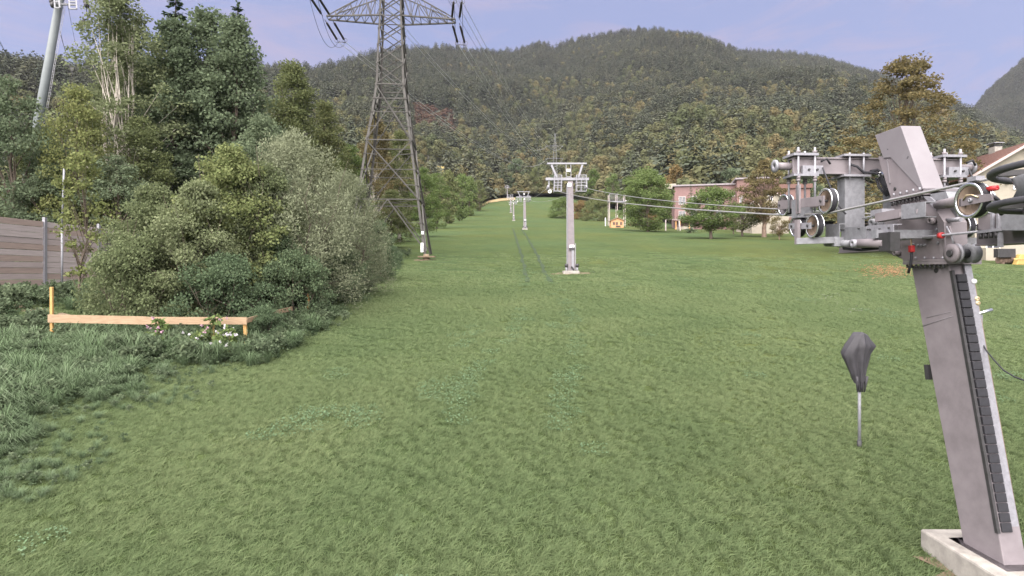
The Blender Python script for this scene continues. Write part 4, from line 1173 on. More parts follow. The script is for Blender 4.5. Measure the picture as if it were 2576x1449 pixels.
# step bolts
m = MB()
for k in range(60):
    z = PZ + 3 + k * 0.42
    c = lv((1, 1), z); m.bar(c, c + Vector((0.16, 0, 0)), 0.02)
tag(m.build('step_bolts', M_LATT, pyl), kind='stuff')
MB().box(pp(3.22, -3.5, PZ + 2.3), (0.22, 0.02, 0.28)).build('number_plate', M_WHITE, pyl)
MB().box(pp(3.22, -3.515, PZ + 2.28), (0.10, 0.012, 0.10)).build('number_mark', M_DARK, pyl)
bx = lv((1, -1), PZ + 0.9) + Vector((-0.28, -0.1, 0.05))
MB().box(bx, (0.26, 0.24, 0.85)).build('white_marker_block', M_WHITE, pyl, bevel=0.03)
TIPS = []
def cross_arm(zb, zt, L_, name, wire):
    for s in (-1, 1):
        tip = s * L_
        for fv in (-1, 1):
            m = MB()
            b0 = pp(s * half(zb), fv * half(zb), zb); b1 = pp(tip, fv * 0.42, zb + 0.05)
            t0 = pp(s * half(zt), fv * half(zt), zt); t1 = pp(tip * 0.86, fv * 0.30, zb + 0.62)
            m.bar(b0, b1, 0.15, 0.12); m.bar(t0, t1, 0.11, 0.09); m.bar(t1, b1, 0.10, 0.08)
            n = 6
            for k in range(n):
                fa, fb = k / n, (k + 1) / n
                bA, bB = b0.lerp(b1, fa), b0.lerp(b1, fb); tA, tB = t0.lerp(t1, fa), t0.lerp(t1, fb)
                m.bar(bA if k % 2 else tA, tB if k % 2 else bB, 0.08, 0.06)
                if k: m.bar(bA, tA, 0.05, 0.04)
            m.build(name, M_LATT, pyl)
        m = MB()
        for k in range(7):
            fa = k / 6
            pA = pp(s * half(zb), -half(zb), zb).lerp(pp(tip, -0.42, zb + 0.05), fa); pB = pp(s * half(zb), half(zb), zb).lerp(pp(tip, 0.42, zb + 0.05), fa)
            m.bar(pA, pB, 0.05, 0.04)
            if k < 6:
                pC = pp(s * half(zb), half(zb), zb).lerp(pp(tip, 0.42, zb + 0.05), fa + 1 / 6)
                m.bar(pA, pC, 0.045, 0.035)
        m.build('arm_lacing', M_LATT, pyl)
        # paired tension strings, towards the camera and away from it
        for dv, end in ((-1, 1.0), (1, -1.0)):
            ends = []
            for o in (-0.36, 0.36):
                a = pp(tip + o, dv * 0.42, zb + 0.05)
                if dv < 0: e = pp(tip + o + (0.35 if s > 0 else -0.25), dv * 4.2, zb + 0.25)
                else: e = pp(tip + o + 0.5, dv * 3.9, zb - 0.75)
                d = (e - a)
                m = MB(); m.bar(a, a + d * 0.14, 0.05)
                n = 20; prf = []
                for k in range(n):
                    f0 = (0.14 + 0.74 * k / n) * d.length
                    prf += [(0.045, f0), (0.115, f0 + 0.02), (0.10, f0 + 0.07), (0.045, f0 + 0.09)]
                m.lathe(a, d, [(0.001, 0.13 * d.length)] + prf + [(0.001, 0.9 * d.length)], 10, True, False)
                m.bar(a + d * 0.88, e, 0.04)
                m.build('insulator_string', M_INSUL, pyl)
                rr = MB(); c = a + d * 0.92; dn = d.normalized(); a1 = dn.orthogonal().normalized(); a2 = dn.cross(a1)
                rr.tube([c + (a1 * math.cos(t) + a2 * math.sin(t)) * 0.27 for t in [k * 2 * math.pi / 16 for k in range(17)]], 0.018, 5)
                rr.build('arcing_ring', M_LATT, pyl)
                ends.append(e)
            MB().bar(ends[0], ends[1], 0.05, 0.05).build('yoke_plate', M_LATT, pyl)
            TIPS.append((name, s, dv, ends))
        near, far = [t for t in TIPS if t[0] == name and t[1] == s][-2:]
        for o in (0, 1):
            MB().tube(hang(near[3][o], far[3][o], 2.1, 18), 0.022, 6).build('jumper_wire', M_DWIRE, pyl)
cross_arm(29.2, 31.8, 6.1, 'lower_crossarm', True)
cross_arm(36.0, 37.6, 4.6, 'upper_crossarm', True)
MB().bar(pp(0, 0, 38.8), pp(0, 0, 40.5), 0.2).build('peak', M_LATT, pyl)

# conductors: towards the far mast on the hillside, and back over the camera
FM = pt(1396, 388, 430)
names_w = {('lower_crossarm', -1): 'left lower', ('lower_crossarm', 1): 'right lower', ('upper_crossarm', -1): 'left upper', ('upper_crossarm', 1): 'right upper'}
for (nm, s, dv, ends) in TIPS:
    for o, e in enumerate(ends):
        if dv > 0:
            zoff = -3 if nm == 'lower_crossarm' else 6
            q = Vector((FM.x + s * 5.5 + (o - 0.5) * 0.5, FM.y, FM.z + zoff)); sag = 9.0
            lab = 'pair of thin conductors from the %s crossarm end up to the hillside mast' % names_w[(nm, s)]
        else:
            q = Vector((e.x + s * 1.0 - 4 + (o - 0.5) * 0.2, -60, e.z + 6)); sag = 5.0
            lab = 'pair of conductors from the %s crossarm end overhead towards the viewer' % names_w[(nm, s)]
        solo(MB().tube(hang(e, q, sag, 40), 0.030 if dv > 0 else 0.02, 5), 'conductor', M_WIRE if dv > 0 else M_DWIRE, lab, 'power line', 'conductors %s %d' % (names_w[(nm, s)], dv))
solo(MB().tube(hang(pp(0, 0, 40.5), Vector((FM.x, FM.y, FM.z + 15)), 10, 40), 0.025, 5), 'earth_wire', M_DWIRE, 'single earth wire from the pylon peak to the hillside mast', 'power line')
fm = thing('hillside_mast', 'distant thin lattice mast on the hillside carrying the power lines', 'pylon', (FM.x, FM.y, gz(FM.x, FM.y)))
zb_ = float(hill_z(np.array([FM.x]), np.array([FM.y]))[0]) - 2
m = MB()
for cu, cv in corners: m.bar((FM.x + cu * 2.2, FM.y + cv * 2.2, zb_), (FM.x + cu * 0.35, FM.y + cv * 0.35, FM.z + 15), 0.09)
for k in range(12):
    f0, f1 = k / 12, (k + 1) / 12
    for cu in (-1, 1):
        w0, w1 = 2.2 - 1.85 * f0, 2.2 - 1.85 * f1; za, zb2 = zb_ + (FM.z + 15 - zb_) * f0, zb_ + (FM.z + 15 - zb_) * f1
        m.bar((FM.x - cu * w0, FM.y - w0, za), (FM.x + cu * w1, FM.y - w1, zb2), 0.05)
m.build('body', M_GALVD, fm)
MB().bar((FM.x - 6, FM.y, FM.z - 3), (FM.x + 6, FM.y, FM.z - 3), 0.16).build('crossarm', M_GALVD, fm)
MB().bar((FM.x - 6, FM.y, FM.z + 6), (FM.x + 6, FM.y, FM.z + 6), 0.16).build('crossarm', M_GALVD, fm)

# ------------------------------------------------------------------ cable car support on the left
gp0 = Vector((-50.0, 60, gz(-50, 60) - 0.3)); gp1 = pt(161, -60, 60)
gl = thing('cableway_pole', 'leaning grey-green tubular cableway support rising behind the trees', 'pole', gp0)
MB().tube([gp0, gp0.lerp(gp1, 0.5), gp1], [0.48, 0.41, 0.33], 24).build('tube', M_POLE, gl)
d = (gp1 - gp0).normalized(); sidev = Vector((1, 0, 0)) - d * d.x; sidev.normalize()
for o in (0.52, 0.68):
    MB().tube([gp0.lerp(gp1, 0.2) + sidev * (o + 0.13), gp0.lerp(gp1, 0.96) + sidev * (o - 0.03)], 0.022, 6).build('ladder_rail', M_GALV, gl)
m = MB()
for k in range(70):
    f = 0.2 + 0.76 * k / 70; c = gp0.lerp(gp1, f); o = 0.1 - 0.16 * (f - 0.2) / 0.76
    m.bar(c + sidev * (0.52 + o), c + sidev * (0.68 + o + 0.03), 0.02)
tag(m.build('ladder_rungs', M_GALV, gl), kind='stuff')
def frame_rect(px0, px1, py0, py1, Y, r, nm, bars=1):
    m = MB(); a, b, c, dd = pt(px0, py0, Y), pt(px1, py0, Y), pt(px1 + 4, py1, Y - 1.2), pt(px0 + 4, py1, Y - 1.2)
    for p, q in ((a, b), (b, c), (c, dd), (dd, a)): m.bar(p, q, r)
    for k in range(bars):
        f = (k + 1) / (bars + 1); m.bar(a.lerp(dd, f), b.lerp(c, f), r)
    m.build(nm, M_GALVD, gl)
frame_rect(134, 146, -25, 20, 59.4, 0.12, 'work_platform', 2)
frame_rect(171, 189, -30, 22, 59.4, 0.12, 'work_platform', 2)
MB().bar(pt(120, -18, 60), pt(215, -18, 60), 0.5, 0.45).build('crossarm', M_POLE, gl)
MB().bar(pt(137, 10, 59.6), pt(192, 12, 59.6), 0.16).build('walkway_bracket', M_GALVD, gl)
for px in (126, 211):
    m = MB()
    for k in range(4):
        c = pt(px + k * 2.4, -14 + k * 9, 60 - k * 0.5)
        m.lathe(c, (1, 0, 0), [(0.02, -0.1), (0.27, -0.1), (0.23, 0), (0.27, 0.1), (0.02, 0.1)], 14)
    m.bar(pt(px, -18, 60), pt(px + 8, 14, 58.5), 0.18)
    m.build('sheave_train', M_DARK, gl)
def cable(a, b, r, lab, grp=None, sag=3.0, mm=M_DWIRE):
    return solo(MB().tube(hang(a, b, sag, 30), r, 6), 'cableway_rope', mm, lab, 'cable', grp)
cable(pt(131, 4, 59), pt(190, 196, 330), 0.045, 'dark cable passing behind the cableway support down to the left wood', sag=2)
cable(pt(170, 10, 59), pt(212, 190, 330), 0.02, 'thinnest cable between the cableway support and the aspen', sag=2)
cable(pt(216, 8, 59), pt(238, 180, 330), 0.035, 'dark cable right of the cableway support, partly behind the aspen', sag=2)
cable(pt(-60, -10, 40), pt(48, 182, 300), 0.05, 'dark cable crossing the left edge of the sky', sag=1)
def hanger(px, py, Y, lab, flip):
    t = thing('carrier_hanger', lab, 'hanger', pt(px, py + 55, Y))
    f = -1 if flip else 1
    pts_ = [pt(px + f * a, py + b, Y) for a, b in ((0, 0), (5, 2), (7, 10), (5, 22), (-2, 28), (-10, 30), (-14, 34))]
    MB().tube(pts_, 0.07, 8).build('bent_arm', M_DARK, t)
    MB().prism([pt(px + f * a, py + b, Y - 0.15) for a, b in ((-9, 29), (-19, 34), (-18, 40), (-12, 42), (-8, 34))], (0, 0.3, 0)).build('seat_holder', M_DARK, t)
    MB().tube([pt(px + f * -13, py + 40, Y), pt(px + f * -15, py + 57, Y)], [0.09, 0.03], 8).build('tail_rod', M_DARK, t)
hanger(220, 20, 60, 'dark bent carrier hanger right of the cableway support', False)
hanger(168, 137, 150, 'dark bent carrier hanger low in the sky beside the support', True)

# ------------------------------------------------------------------ line masts of the drag lift
def line_mast(label, x, y, detail=True, group='drag lift line masts'):
    z = gz(x, y)
    t = thing('lift_mast', label, 'lift mast', (x, y, z), group)
    k = 0.02867
    def T_(px, py, d=0.0): return Vector((x + (px - 1436) * k, y + d, z + (697 - py) * k))
    MB().box((x, y, z + 0.02), (1.15, 1.0, 0.34)).build('footing', M_CONC, t, bevel=0.03)
    c = MB(); c.hexa([T_(1428, 690, -0.24), T_(1446, 690, -0.24), T_(1446, 690, 0.24), T_(1428, 690, 0.24), T_(1428, 466, -0.17), T_(1441, 466, -0.17), T_(1441, 466, 0.17), T_(1428, 466, 0.17)])
    c.build('column', M_STEEL, t)
    MB().box(T_(1426.4, 580, -0.05), (0.07, 0.1, 6.1)).build('cable_duct', M_GALV, t)
    MB().box(T_(1440, 660, -0.27), (0.16, 0.06, 1.7)).build('ladder_rail', M_GALV, t)
    MB().box(T_(1447, 655, -0.2), (0.05, 0.06, 1.9)).build('ladder_rail', M_GALV, t)
    MB().box(T_(1438, 629, -0.25), (0.34, 0.05, 0.2)).build('number_plate', M_WHITE, t)
    MB().box(T_(1438, 636, -0.26), (0.4, 0.12, 0.16)).build('lock_box', M_DARK, t)
    for px in (1424, 1451):
        MB().cyl(T_(px, 693, -0.3), T_(px, 681, -0.3), 0.075, 10).build('anchor_bolt', M_GALV, t)
        MB().cyl(T_(px, 681, -0.3), T_(px, 673, -0.3), 0.12, 10).build('bolt_cap', M_DARK, t)
    MB().bar(T_(1437, 680, -0.28), T_(1443, 690, -0.4), 0.1, 0.1).build('brace', M_DARK, t)
    MB().box(T_(1432, 475, -0.2), (0.27, 0.03, 0.26)).build('sign', M_WHITE, t)
    MB().box(T_(1432, 475.5, -0.22), (0.1, 0.012, 0.1)).build('sign_mark', M_STEEL, t)
    MB().box(T_(1427, 460), (3.12, 0.22, 0.19)).build('crossarm', M_GALV, t, bevel=0.01)
    MB().box(T_(1426, 420.5), (2.84, 0.12, 0.11)).build('top_bar', M_GALV, t)
    MB().bar(T_(1387, 424), T_(1401, 456), 0.15, 0.13).build('strut', M_GALV, t)
    MB().bar(T_(1465, 424), T_(1455, 456), 0.15, 0.13).build('strut', M_GALV, t)
    m = MB(); m.bar(T_(1424, 421), T_(1424.5, 456), 0.045); m.bar(T_(1436, 421), T_(1436.5, 456), 0.045); m.bar(T_(1424, 454), T_(1437, 454), 0.045)
    m.build('centre_frame', M_GALV, t)
    MB().box(T_(1430, 438, -0.05), (0.26, 0.05, 0.2)).build('number_plate', M_WHITE, t)
    for s, (x0, x1) in ((-1, (1394, 1412)), (1, (1449, 1473))):
        m = MB()
        for xx in (x0, (x0 + x1) / 2, x1):
            for dd in (-0.42, 0.42): m.bar(T_(xx, 452 if xx != (x0 + x1) / 2 else 462, dd), T_(xx + (2 if s > 0 else -1) * 0.3, 492, dd), 0.05 if xx != (x0 + x1) / 2 else 0.035)
        for yy in (452, 470, 478, 492):
            for dd in (-0.42, 0.42): m.bar(T_(x0, yy, dd), T_(x1, yy, dd), 0.045)
        for xx in (x0, x1):
            for yy in (452, 472, 492): m.bar(T_(xx, yy, -0.42), T_(xx, yy, 0.42), 0.04)
        m.build('work_cage', M_GALV, t)
        MB().box(T_((x0 + x1) / 2, 493), ((x1 - x0) * k, 0.84, 0.03)).build('cage_floor', M_GALVD, t)
    for px in (1381, 1476):
        m = MB(); m.bar(T_(px, 464), T_(px, 484), 0.1, 0.08); m.bar(T_(px, 482, -0.45), T_(px, 482, 0.45), 0.05, 0.08)
        m.build('sheave_beam', M_GALVD, t)
        for dd in (-0.4, 0.4):
            MB().lathe(T_(px - 3, 482, dd), (1, 0, 0), [(0.03, -0.05), (0.16, -0.05), (0.13, 0), (0.16, 0.05), (0.03, 0.05)], 16).build('sheave', M_GALV, t)
    MB().lathe(T_(1382.5, 492.5, -0.3), (0, 1, 0), [(0.05, -0.04), (0.14, -0.04), (0.14, 0.04), (0.05, 0.04)], 14).build('rope_catcher', M_WHITE, t)
    return t
LM = [(4.24, 43.0), (2.7, 125.0), (0.6, 218.0), (-0.5, 266.0), (-2.9, 372.0)]
LL = ['nearest line mast, full height, standing mid meadow with cages and white sign', 'second line mast, smaller, left of the nearest one', 'third line mast up the slope, left of the second',
      'fourth line mast, half hidden behind the third', 'farthest tiny line mast at the top of the meadow']
for (x, y), lab in zip(LM, LL): line_mast(lab, x, y)

# sandy track at the top of the meadow
V, F = [], []
sp_ = [(1212, 300, 3), (1230, 330, 3.5), (1262, 345, 3.5), (1296, 352, 2.5)]
for i in range(25):
    f = i / 24 * 3; k = int(min(f, 2)); t = f - k
    px = sp_[k][0] * (1 - t) + sp_[k + 1][0] * t; Y = sp_[k][1] * (1 - t) + sp_[k + 1][1] * t; w = sp_[k][2]
    x = (px - CX) / FX * Y
    for s in (-w, w): V.append((x, Y + s, gz(x, Y + s) + 0.25 + (0.9 if s > 0 else 0)))
for i in range(24): F.append((i * 2, i * 2 + 1, i * 2 + 3, i * 2 + 2))
tag(link('sandy_track', np_mesh('sandy_track', np.array(V), np.array(F), M_SAND)), 'sandy orange track banked at the top of the meadow', kind='structure')

# ------------------------------------------------------------------ drag lift station in the right foreground
SO = Vector((6.1, 9.5, 0)); YAW = R(3.2)
rdir = Vector((-math.sin(YAW), math.cos(YAW), 0)); adir = Vector((math.cos(YAW), math.sin(YAW), 0))
def S(u, v, w): return SO + adir * u + rdir * v + Vector((0, 0, w))
def onu(px, py, u):
    """point of the station plane at offset u across the line that is seen at a photo position"""
    d = Vector(((px - CX) / FX, 1, (HY - py) / FX)); c = Vector((0, 0, CZ))
    s = (SO + adir * u - c).dot(adir) / d.dot(adir)
    return c + d * s
def onv(px, py, v):
    d = Vector(((px - CX) / FX, 1, (HY - py) / FX)); c = Vector((0, 0, CZ))
    s = (SO + rdir * v - c).dot(rdir) / d.dot(rdir)
    return c + d * s
def zq(zx, zy): return ((1960 + zx * 0.28261) * 0.95833, (300 + zy * 0.28269) * 0.95833)
def qu(zx, zy, u): return onu(*zq(zx, zy), u)
def qv(zx, zy, v): return onv(*zq(zx, zy), v)

bz = onu(2400, 1240, -0.15)
mbase = onu(2395, 950, -0.15)
topL, topR = onu(2292, 668, -0.15), onu(2386, 664, -0.15)
botL, botR = onu(2345, 950, -0.15), onu(2439, 950, -0.15)
zg = gz(6.0, 7.2) + 0.35
def down(t, b): return t + (b - t) * ((t.z - zg) / (t.z - b.z))
gL, gR = down(topL, botL), down(topR, botR)
base_c = (gL + gR) / 2 + adir * 0.15
st = thing('lift_station', 'big grey raked mast of the drag lift station with sheaves, crossarm and sheet metal hood', 'lift station', (base_c.x, base_c.y, zg - 0.35))
W30 = adir * 0.30
MB().prism([gL, gR, topR, topL], W30).build('mast', M_STEEL, st, bevel=0.012)
MB().box((base_c.x, base_c.y, zg - 0.2), (0.9, 1.5, 0.5)).build('footing', M_CONC, st, bevel=0.03)
MB().prism([gL + Vector((-0.1, 0.15, 0.0)), gR + Vector((-0.1, -0.15, 0)), gR + Vector((-0.1, -0.15, 0.05)), gL + Vector((-0.1, 0.15, 0.05))], adir * 0.5).build('base_plate', M_STEEL, st)
md = (topL - gL).normalized()
# port hole, weld seam, side clip
hc = onu(2355, 680, -0.152)
MB().lathe(hc, adir, [(0.001, -0.006), (0.036, -0.006), (0.036, 0.004), (0.001, 0.004)], 14).build('port_hole', M_DARK, st)
MB().tube([onu(2322, 820, -0.152), onu(2345, 812, -0.153), onu(2398, 795, -0.152)], 0.006, 5).build('weld_seam', M_COVER, st)
MB().tube([onu(2330, 800, -0.152), onu(2392, 784, -0.152)], 0.004, 5).build('weld_seam', M_COVER, st)
MB().bar(onu(2333, 917, -0.1), onu(2337, 955, -0.1), 0.06, 0.07).build('side_clip', M_DARK, st)
# flange joint
for y0, y1, ex in ((1343, 1362, 0.10), (1364, 1392, 0.10)):
    MB().prism([qu(1450, y0 + 4, -0.25), qu(1858, y0, -0.25), qu(1858, y1, -0.25), qu(1450, y1 + 4, -0.25)], adir * 0.5).build('flange_plate', M_STEEL, st)
for k in range(9):
    a = qu(1490 + k * 42, 1396, -0.22)
    MB().cyl(a, a - md * 0.05, 0.017, 6).build('bolt', M_DARK, st)
for k in range(4):
    a = qu(1570 + k * 85, 1343, -0.22); MB().cyl(a, a + md * 0.03, 0.016, 6).build('bolt', M_GALV, st)
# head box
head = [(1345, 825), (1640, 757), (1762, 892), (1832, 1000), (1842, 1343), (1456, 1352), (1282, 1272), (1270, 1010), (1312, 975)]
MB().prism([qu(x, y, -0.17) for x, y in head], adir * 0.34).build('head_box', M_STEEL, st, bevel=0.01)
MB().prism([qu(x, y, -0.20) for x, y in ((1762, 895), (1832, 1000), (1842, 1340), (1800, 1342), (1772, 1000), (1745, 915))], adir * 0.03).build('edge_flange', M_STEEL, st)
MB().prism([qu(x, y, -0.185) for x, y in ((1270, 1010), (1300, 985), (1320, 985), (1400, 985), (1420, 1330), (1282, 1272))], adir * 0.016).build('doubler_plate', M_COVER, st)
for zx, zy in ((1590, 1085), (1622, 1088), (1652, 1085), (1597, 1215), (1628, 1217), (1660, 1214), (1300, 1240), (1322, 1240), (1345, 1240), (1775, 1070), (1785, 1195), (1555, 1210)):
    a = qu(zx, zy, -0.17); MB().cyl(a, a - adir * 0.03, 0.02, 6).build('bolt', M_GALV, st)
for zx, zy, r in ((1750, 990, 0.05), (1420, 1290, 0.042)):
    a = qu(zx, zy, -0.17)
    MB().lathe(a, -adir, [(r * 0.4, 0), (r, 0), (r, 0.09), (r * 0.4, 0.09)], 16).build('boss', M_STEEL, st)
    MB().cyl(a, a - adir * 0.07, r * 0.42, 10).build('boss_bore', M_DARK, st)
# sloping joint under the hood
for o, nm in ((0, 'joint_plate'), (20, 'joint_plate')):
    MB().prism([qu(1322, 778 + o, -0.24), qu(1640, 708 + o, -0.24), qu(1640, 724 + o, -0.24), qu(1322, 796 + o, -0.24)], adir * 0.48).build(nm, M_STEEL, st)
for k in range(9):
    zx = 1345 + k * 35; a = qu(zx, 815 - (zx - 1322) * 0.22, -0.21); MB().cyl(a, a - md * 0.07, 0.016, 6).build('bolt', M_DARK, st)
for k in range(5):
    zx = 1370 + k * 60; a = qu(zx, 768 - (zx - 1322) * 0.22, -0.21); MB().cyl(a, a + md * 0.04, 0.016, 6).build('bolt', M_GALV, st)
# bracket and hood
MB().prism([qu(x, y, -0.14) for x, y in ((1222, 392), (1340, 392), (1625, 712), (1338, 778), (1296, 640), (1240, 470))], adir * 0.28).build('bracket', M_STEEL, st, bevel=0.006)
MB().bar(qu(1305, 420, -0.15), qu(1330, 640, -0.15), 0.02, 0.02).build('bracket_rib', M_COVER, st)
a = qu(1378, 692, -0.141); MB().lathe(a, adir, [(0.001, -0.005), (0.03, -0.005), (0.03, 0.004), (0.001, 0.004)], 14).build('port_hole', M_DARK, st)
MB().prism([qu(x, y, -0.16) for x, y in ((1190, 195), (1430, 106), (1640, 690), (1618, 708), (1335, 402), (1268, 408))], adir * 0.32).build('hood', M_COVER, st, bevel=0.008)
for zx, zy in ((1492, 407), (1499, 394), (1310, 325)):
    a = qu(zx, zy, -0.161); MB().lathe(a, adir, [(0.001, -0.003), (0.009, -0.003), (0.009, 0.003), (0.001, 0.003)], 8).build('vent_hole', M_DARK, st)
MB().prism([qu(x, y, -0.16) for x, y in ((1640, 690), (1850, 690), (1850, 712), (1640, 716))], adir * 0.3).build('hood_sill', M_COVER, st)

# upper crossarm, carried symmetrically; the same head gear on both ends
VC = 0.5
zc_t, zc_b = qv(410, 397, VC - 0.09).z, qv(410, 552, VC - 0.09).z
hc_ = (zc_t + zc_b) / 2; hh_ = zc_t - zc_b
EU = 1.44
m = MB()
m.prism([S(-EU, VC - 0.10, zc_t - 0.025), S(EU, VC - 0.10, zc_t - 0.025), S(EU, VC - 0.10, zc_t), S(-EU, VC - 0.10, zc_t)], rdir * 0.2)
m.prism([S(-EU, VC - 0.10, zc_b), S(EU, VC - 0.10, zc_b), S(EU, VC - 0.10, zc_b + 0.025), S(-EU, VC - 0.10, zc_b + 0.025)], rdir * 0.2)
m.prism([S(-EU, VC - 0.075, zc_b + 0.025), S(EU, VC - 0.075, zc_b + 0.025), S(EU, VC - 0.075, zc_t - 0.025), S(-EU, VC - 0.075, zc_t - 0.025)], rdir * 0.04)
m.build('crossarm', M_STEEL, st, bevel=0.004)
MB().prism([S(-0.42, VC - 0.10, zc_t + 0.003), S(-0.15, VC - 0.10, zc_t + 0.003), S(-0.15, VC - 0.10, zc_t + 0.07), S(-0.30, VC - 0.10, zc_t + 0.06)], rdir * 0.18).build('crossarm_gusset', M_STEEL, st)

def sheave(c, r=0.19, w=0.085, face_s=-1, rust=True, nm='sheave'):
    s = MB().lathe(c, adir, [(0.02, -w * 0.15), (r * 0.70, -w * 0.15), (r * 0.76, -w * 0.45), (r * 0.86, -w * 0.45), (r * 0.86, w * 0.45), (r * 0.76, w * 0.45), (r * 0.70, w * 0.15), (0.02, w * 0.15)], 36).build(nm, M_RIMRUST if rust else M_STEEL, st)
    MB().lathe(c, adir, [(r * 0.86, -w * 0.42), (r * 0.96, -w * 0.5), (r * 0.93, -w * 0.12), (r * 0.90, 0), (r * 0.93, w * 0.12), (r * 0.96, w * 0.5), (r * 0.86, w * 0.42)], 36).build('liner', M_RUBBER, s)
    for sd in (-1, 1):
        MB().lathe(c, adir, [(r * 0.84, sd * w * 0.5), (r, sd * w * 0.52), (r, sd * w * 0.66), (r * 0.84, sd * w * 0.62)], 36).build('rim', M_BRIGHT, s)
    return s

def head_gear(sg):
    """hanging sheave gear under one end of the crossarm; sg=-1 near side, +1 far side"""
    u0 = sg * 1.25
    MB().cyl(S(sg * EU, VC, hc_), S(sg * (EU + 0.26), VC, hc_), 0.062, 18).build('end_pipe', M_STEEL, st)
    MB().lathe(S(sg * (EU + 0.25), VC, hc_), adir * sg, [(0.03, 0), (0.105, 0), (0.105, 0.035), (0.03, 0.035)], 24).build('pipe_flange', M_GALV, st)
    MB().cyl(S(sg * (EU + 0.24), VC, hc_), S(sg * (EU + 0.27), VC, hc_), 0.032, 12).build('pipe_bore', M_DARK, st)
    # clamp plates and threaded rods
    MB().box(S(u0 + sg * 0.02, VC, zc_t + 0.035), (0.42, 0.36, 0.04), YAW).build('clamp_plate', M_GALV, st)
    MB().box(S(u0 + sg * 0.02, VC, zc_b - 0.03), (0.42, 0.36, 0.035), YAW).build('clamp_plate', M_GALV, st)
    for du in (-0.14, 0.14):
        for dv in (-0.15, 0.15):
            rod = MB().cyl(S(u0 + du, VC + dv, zc_b - 0.62), S(u0 + du, VC + dv, zc_t + 0.15), 0.018, 8).build('threaded_rod', M_GALV, st)
            for zz in (zc_t + 0.075, zc_b - 0.07, zc_b - 0.115):
                MB().cyl(S(u0 + du, VC + dv, zz - 0.02), S(u0 + du, VC + dv, zz + 0.02), 0.035, 6).build('nut', M_STEEL, rod)
    sb = MB().box(S(u0 + 0.1, VC - 0.13, hc_ - 0.08), (0.34, 0.06, 0.14), YAW).build('junction_block', M_GALV, st)
    for du in (-0.07, 0.07): MB().cyl(S(u0 + 0.1 + du, VC - 0.15, hc_ - 0.08), S(u0 + 0.1 + du, VC - 0.19, hc_ - 0.08), 0.018, 6).build('bolt', M_DARK, sb)
    MB().prism([S(u0 - 0.12, VC - 0.1, zc_b - 0.42), S(u0 + 0.14, VC - 0.1, zc_b - 0.42), S(u0 + 0.14, VC - 0.1, zc_b - 0.72), S(u0 - 0.12, VC - 0.1, zc_b - 0.72)], rdir * 0.2).build('saddle', M_GALVD, st)
    # cable drop
    MB().tube([S(u0 + 0.25, VC - 0.13, hc_ + 0.06), S(u0 + 0.33, VC - 0.17, hc_ + 0.10), S(u0 + 0.4, VC - 0.15, hc_ + 0.02)], 0.018, 8).build('cable_stub', M_RUBBER, st)
    MB().tube([S(u0 + 0.24, VC - 0.2, hc_ - 0.05), S(u0 + 0.30, VC - 0.25, zc_b - 0.15), S(u0 + 0.42, VC - 0.3, zc_b - 0.5), S(u0 + 0.44, VC - 0.5, zc_b - 0.7)], 0.014, 8).build('control_cable', M_RUBBER, st)
    # upper rocker with two big sheaves
    ur = sg * 1.25
    cA, cB = qu(365, 845, -1.25), qu(755, 805, -1.25)
    cC, cD = qu(480, 1040, -1.25), qu(632, 1035, -1.25)
    if sg > 0:
        cA, cB, cC, cD = [p + adir * 2.5 for p in (cA, cB, cC, cD)]
    sheave(cA, 0.19, rust=False); sheave(cB, 0.195)
    o = adir * (-0.10)
    MB().bar(cA + o + (cA - cB).normalized() * 0.07, cB + o + (cB - cA).normalized() * 0.07, 0.025, 0.15).build('rocker_plate', M_STEEL, st, bevel=0.004)
    MB().bar(cA - o + (cA - cB).normalized() * 0.07, cB - o + (cB - cA).normalized() * 0.07, 0.025, 0.15).build('rocker_plate', M_STEEL, st, bevel=0.004)
    for c in (cA, cB): MB().cyl(c + o * 1.3, c - o * 1.3, 0.022, 10).build('axle', M_DARK, st)
    mid = (cA + cB) / 2
    MB().bar(mid + Vector((0, 0, -0.17)) + o * 1.25, mid + Vector((0, 0, 0.30)) + o * 1.25, 0.03, 0.12).build('rocker_hanger', M_STEEL, st)
    # lower rocker
    sheave(cC, 0.185, rust=False); sheave(cD, 0.19)
    for s2 in (1, -1):
        MB().bar(cC + o * s2 + (cC - cD).normalized() * 0.1, cD + o * s2 + (cD - cC).normalized() * 0.06, 0.03, 0.10).build('rocker_plate', M_GALV, st)
    for c in (cC, cD): MB().cyl(c + o * 1.3, c - o * 1.3, 0.022, 10).build('axle', M_DARK, st)
    mid = (cC + cD) / 2
    MB().bar(mid + o * 1.5 + Vector((0, 0, 0.1)), mid + o * 1.5 + Vector((0, 0, -0.30)), 0.05, 0.10).build('fork', M_STEEL, st)
    MB().bar(mid + o * 1.5 + Vector((0, 0, -0.25)), mid - o * 3 + Vector((0, 0, -0.25)) - rdir * 0.4, 0.12, 0.10).build('fork_beam', M_GALVD, st)
head_gear(-1); head_gear(1)
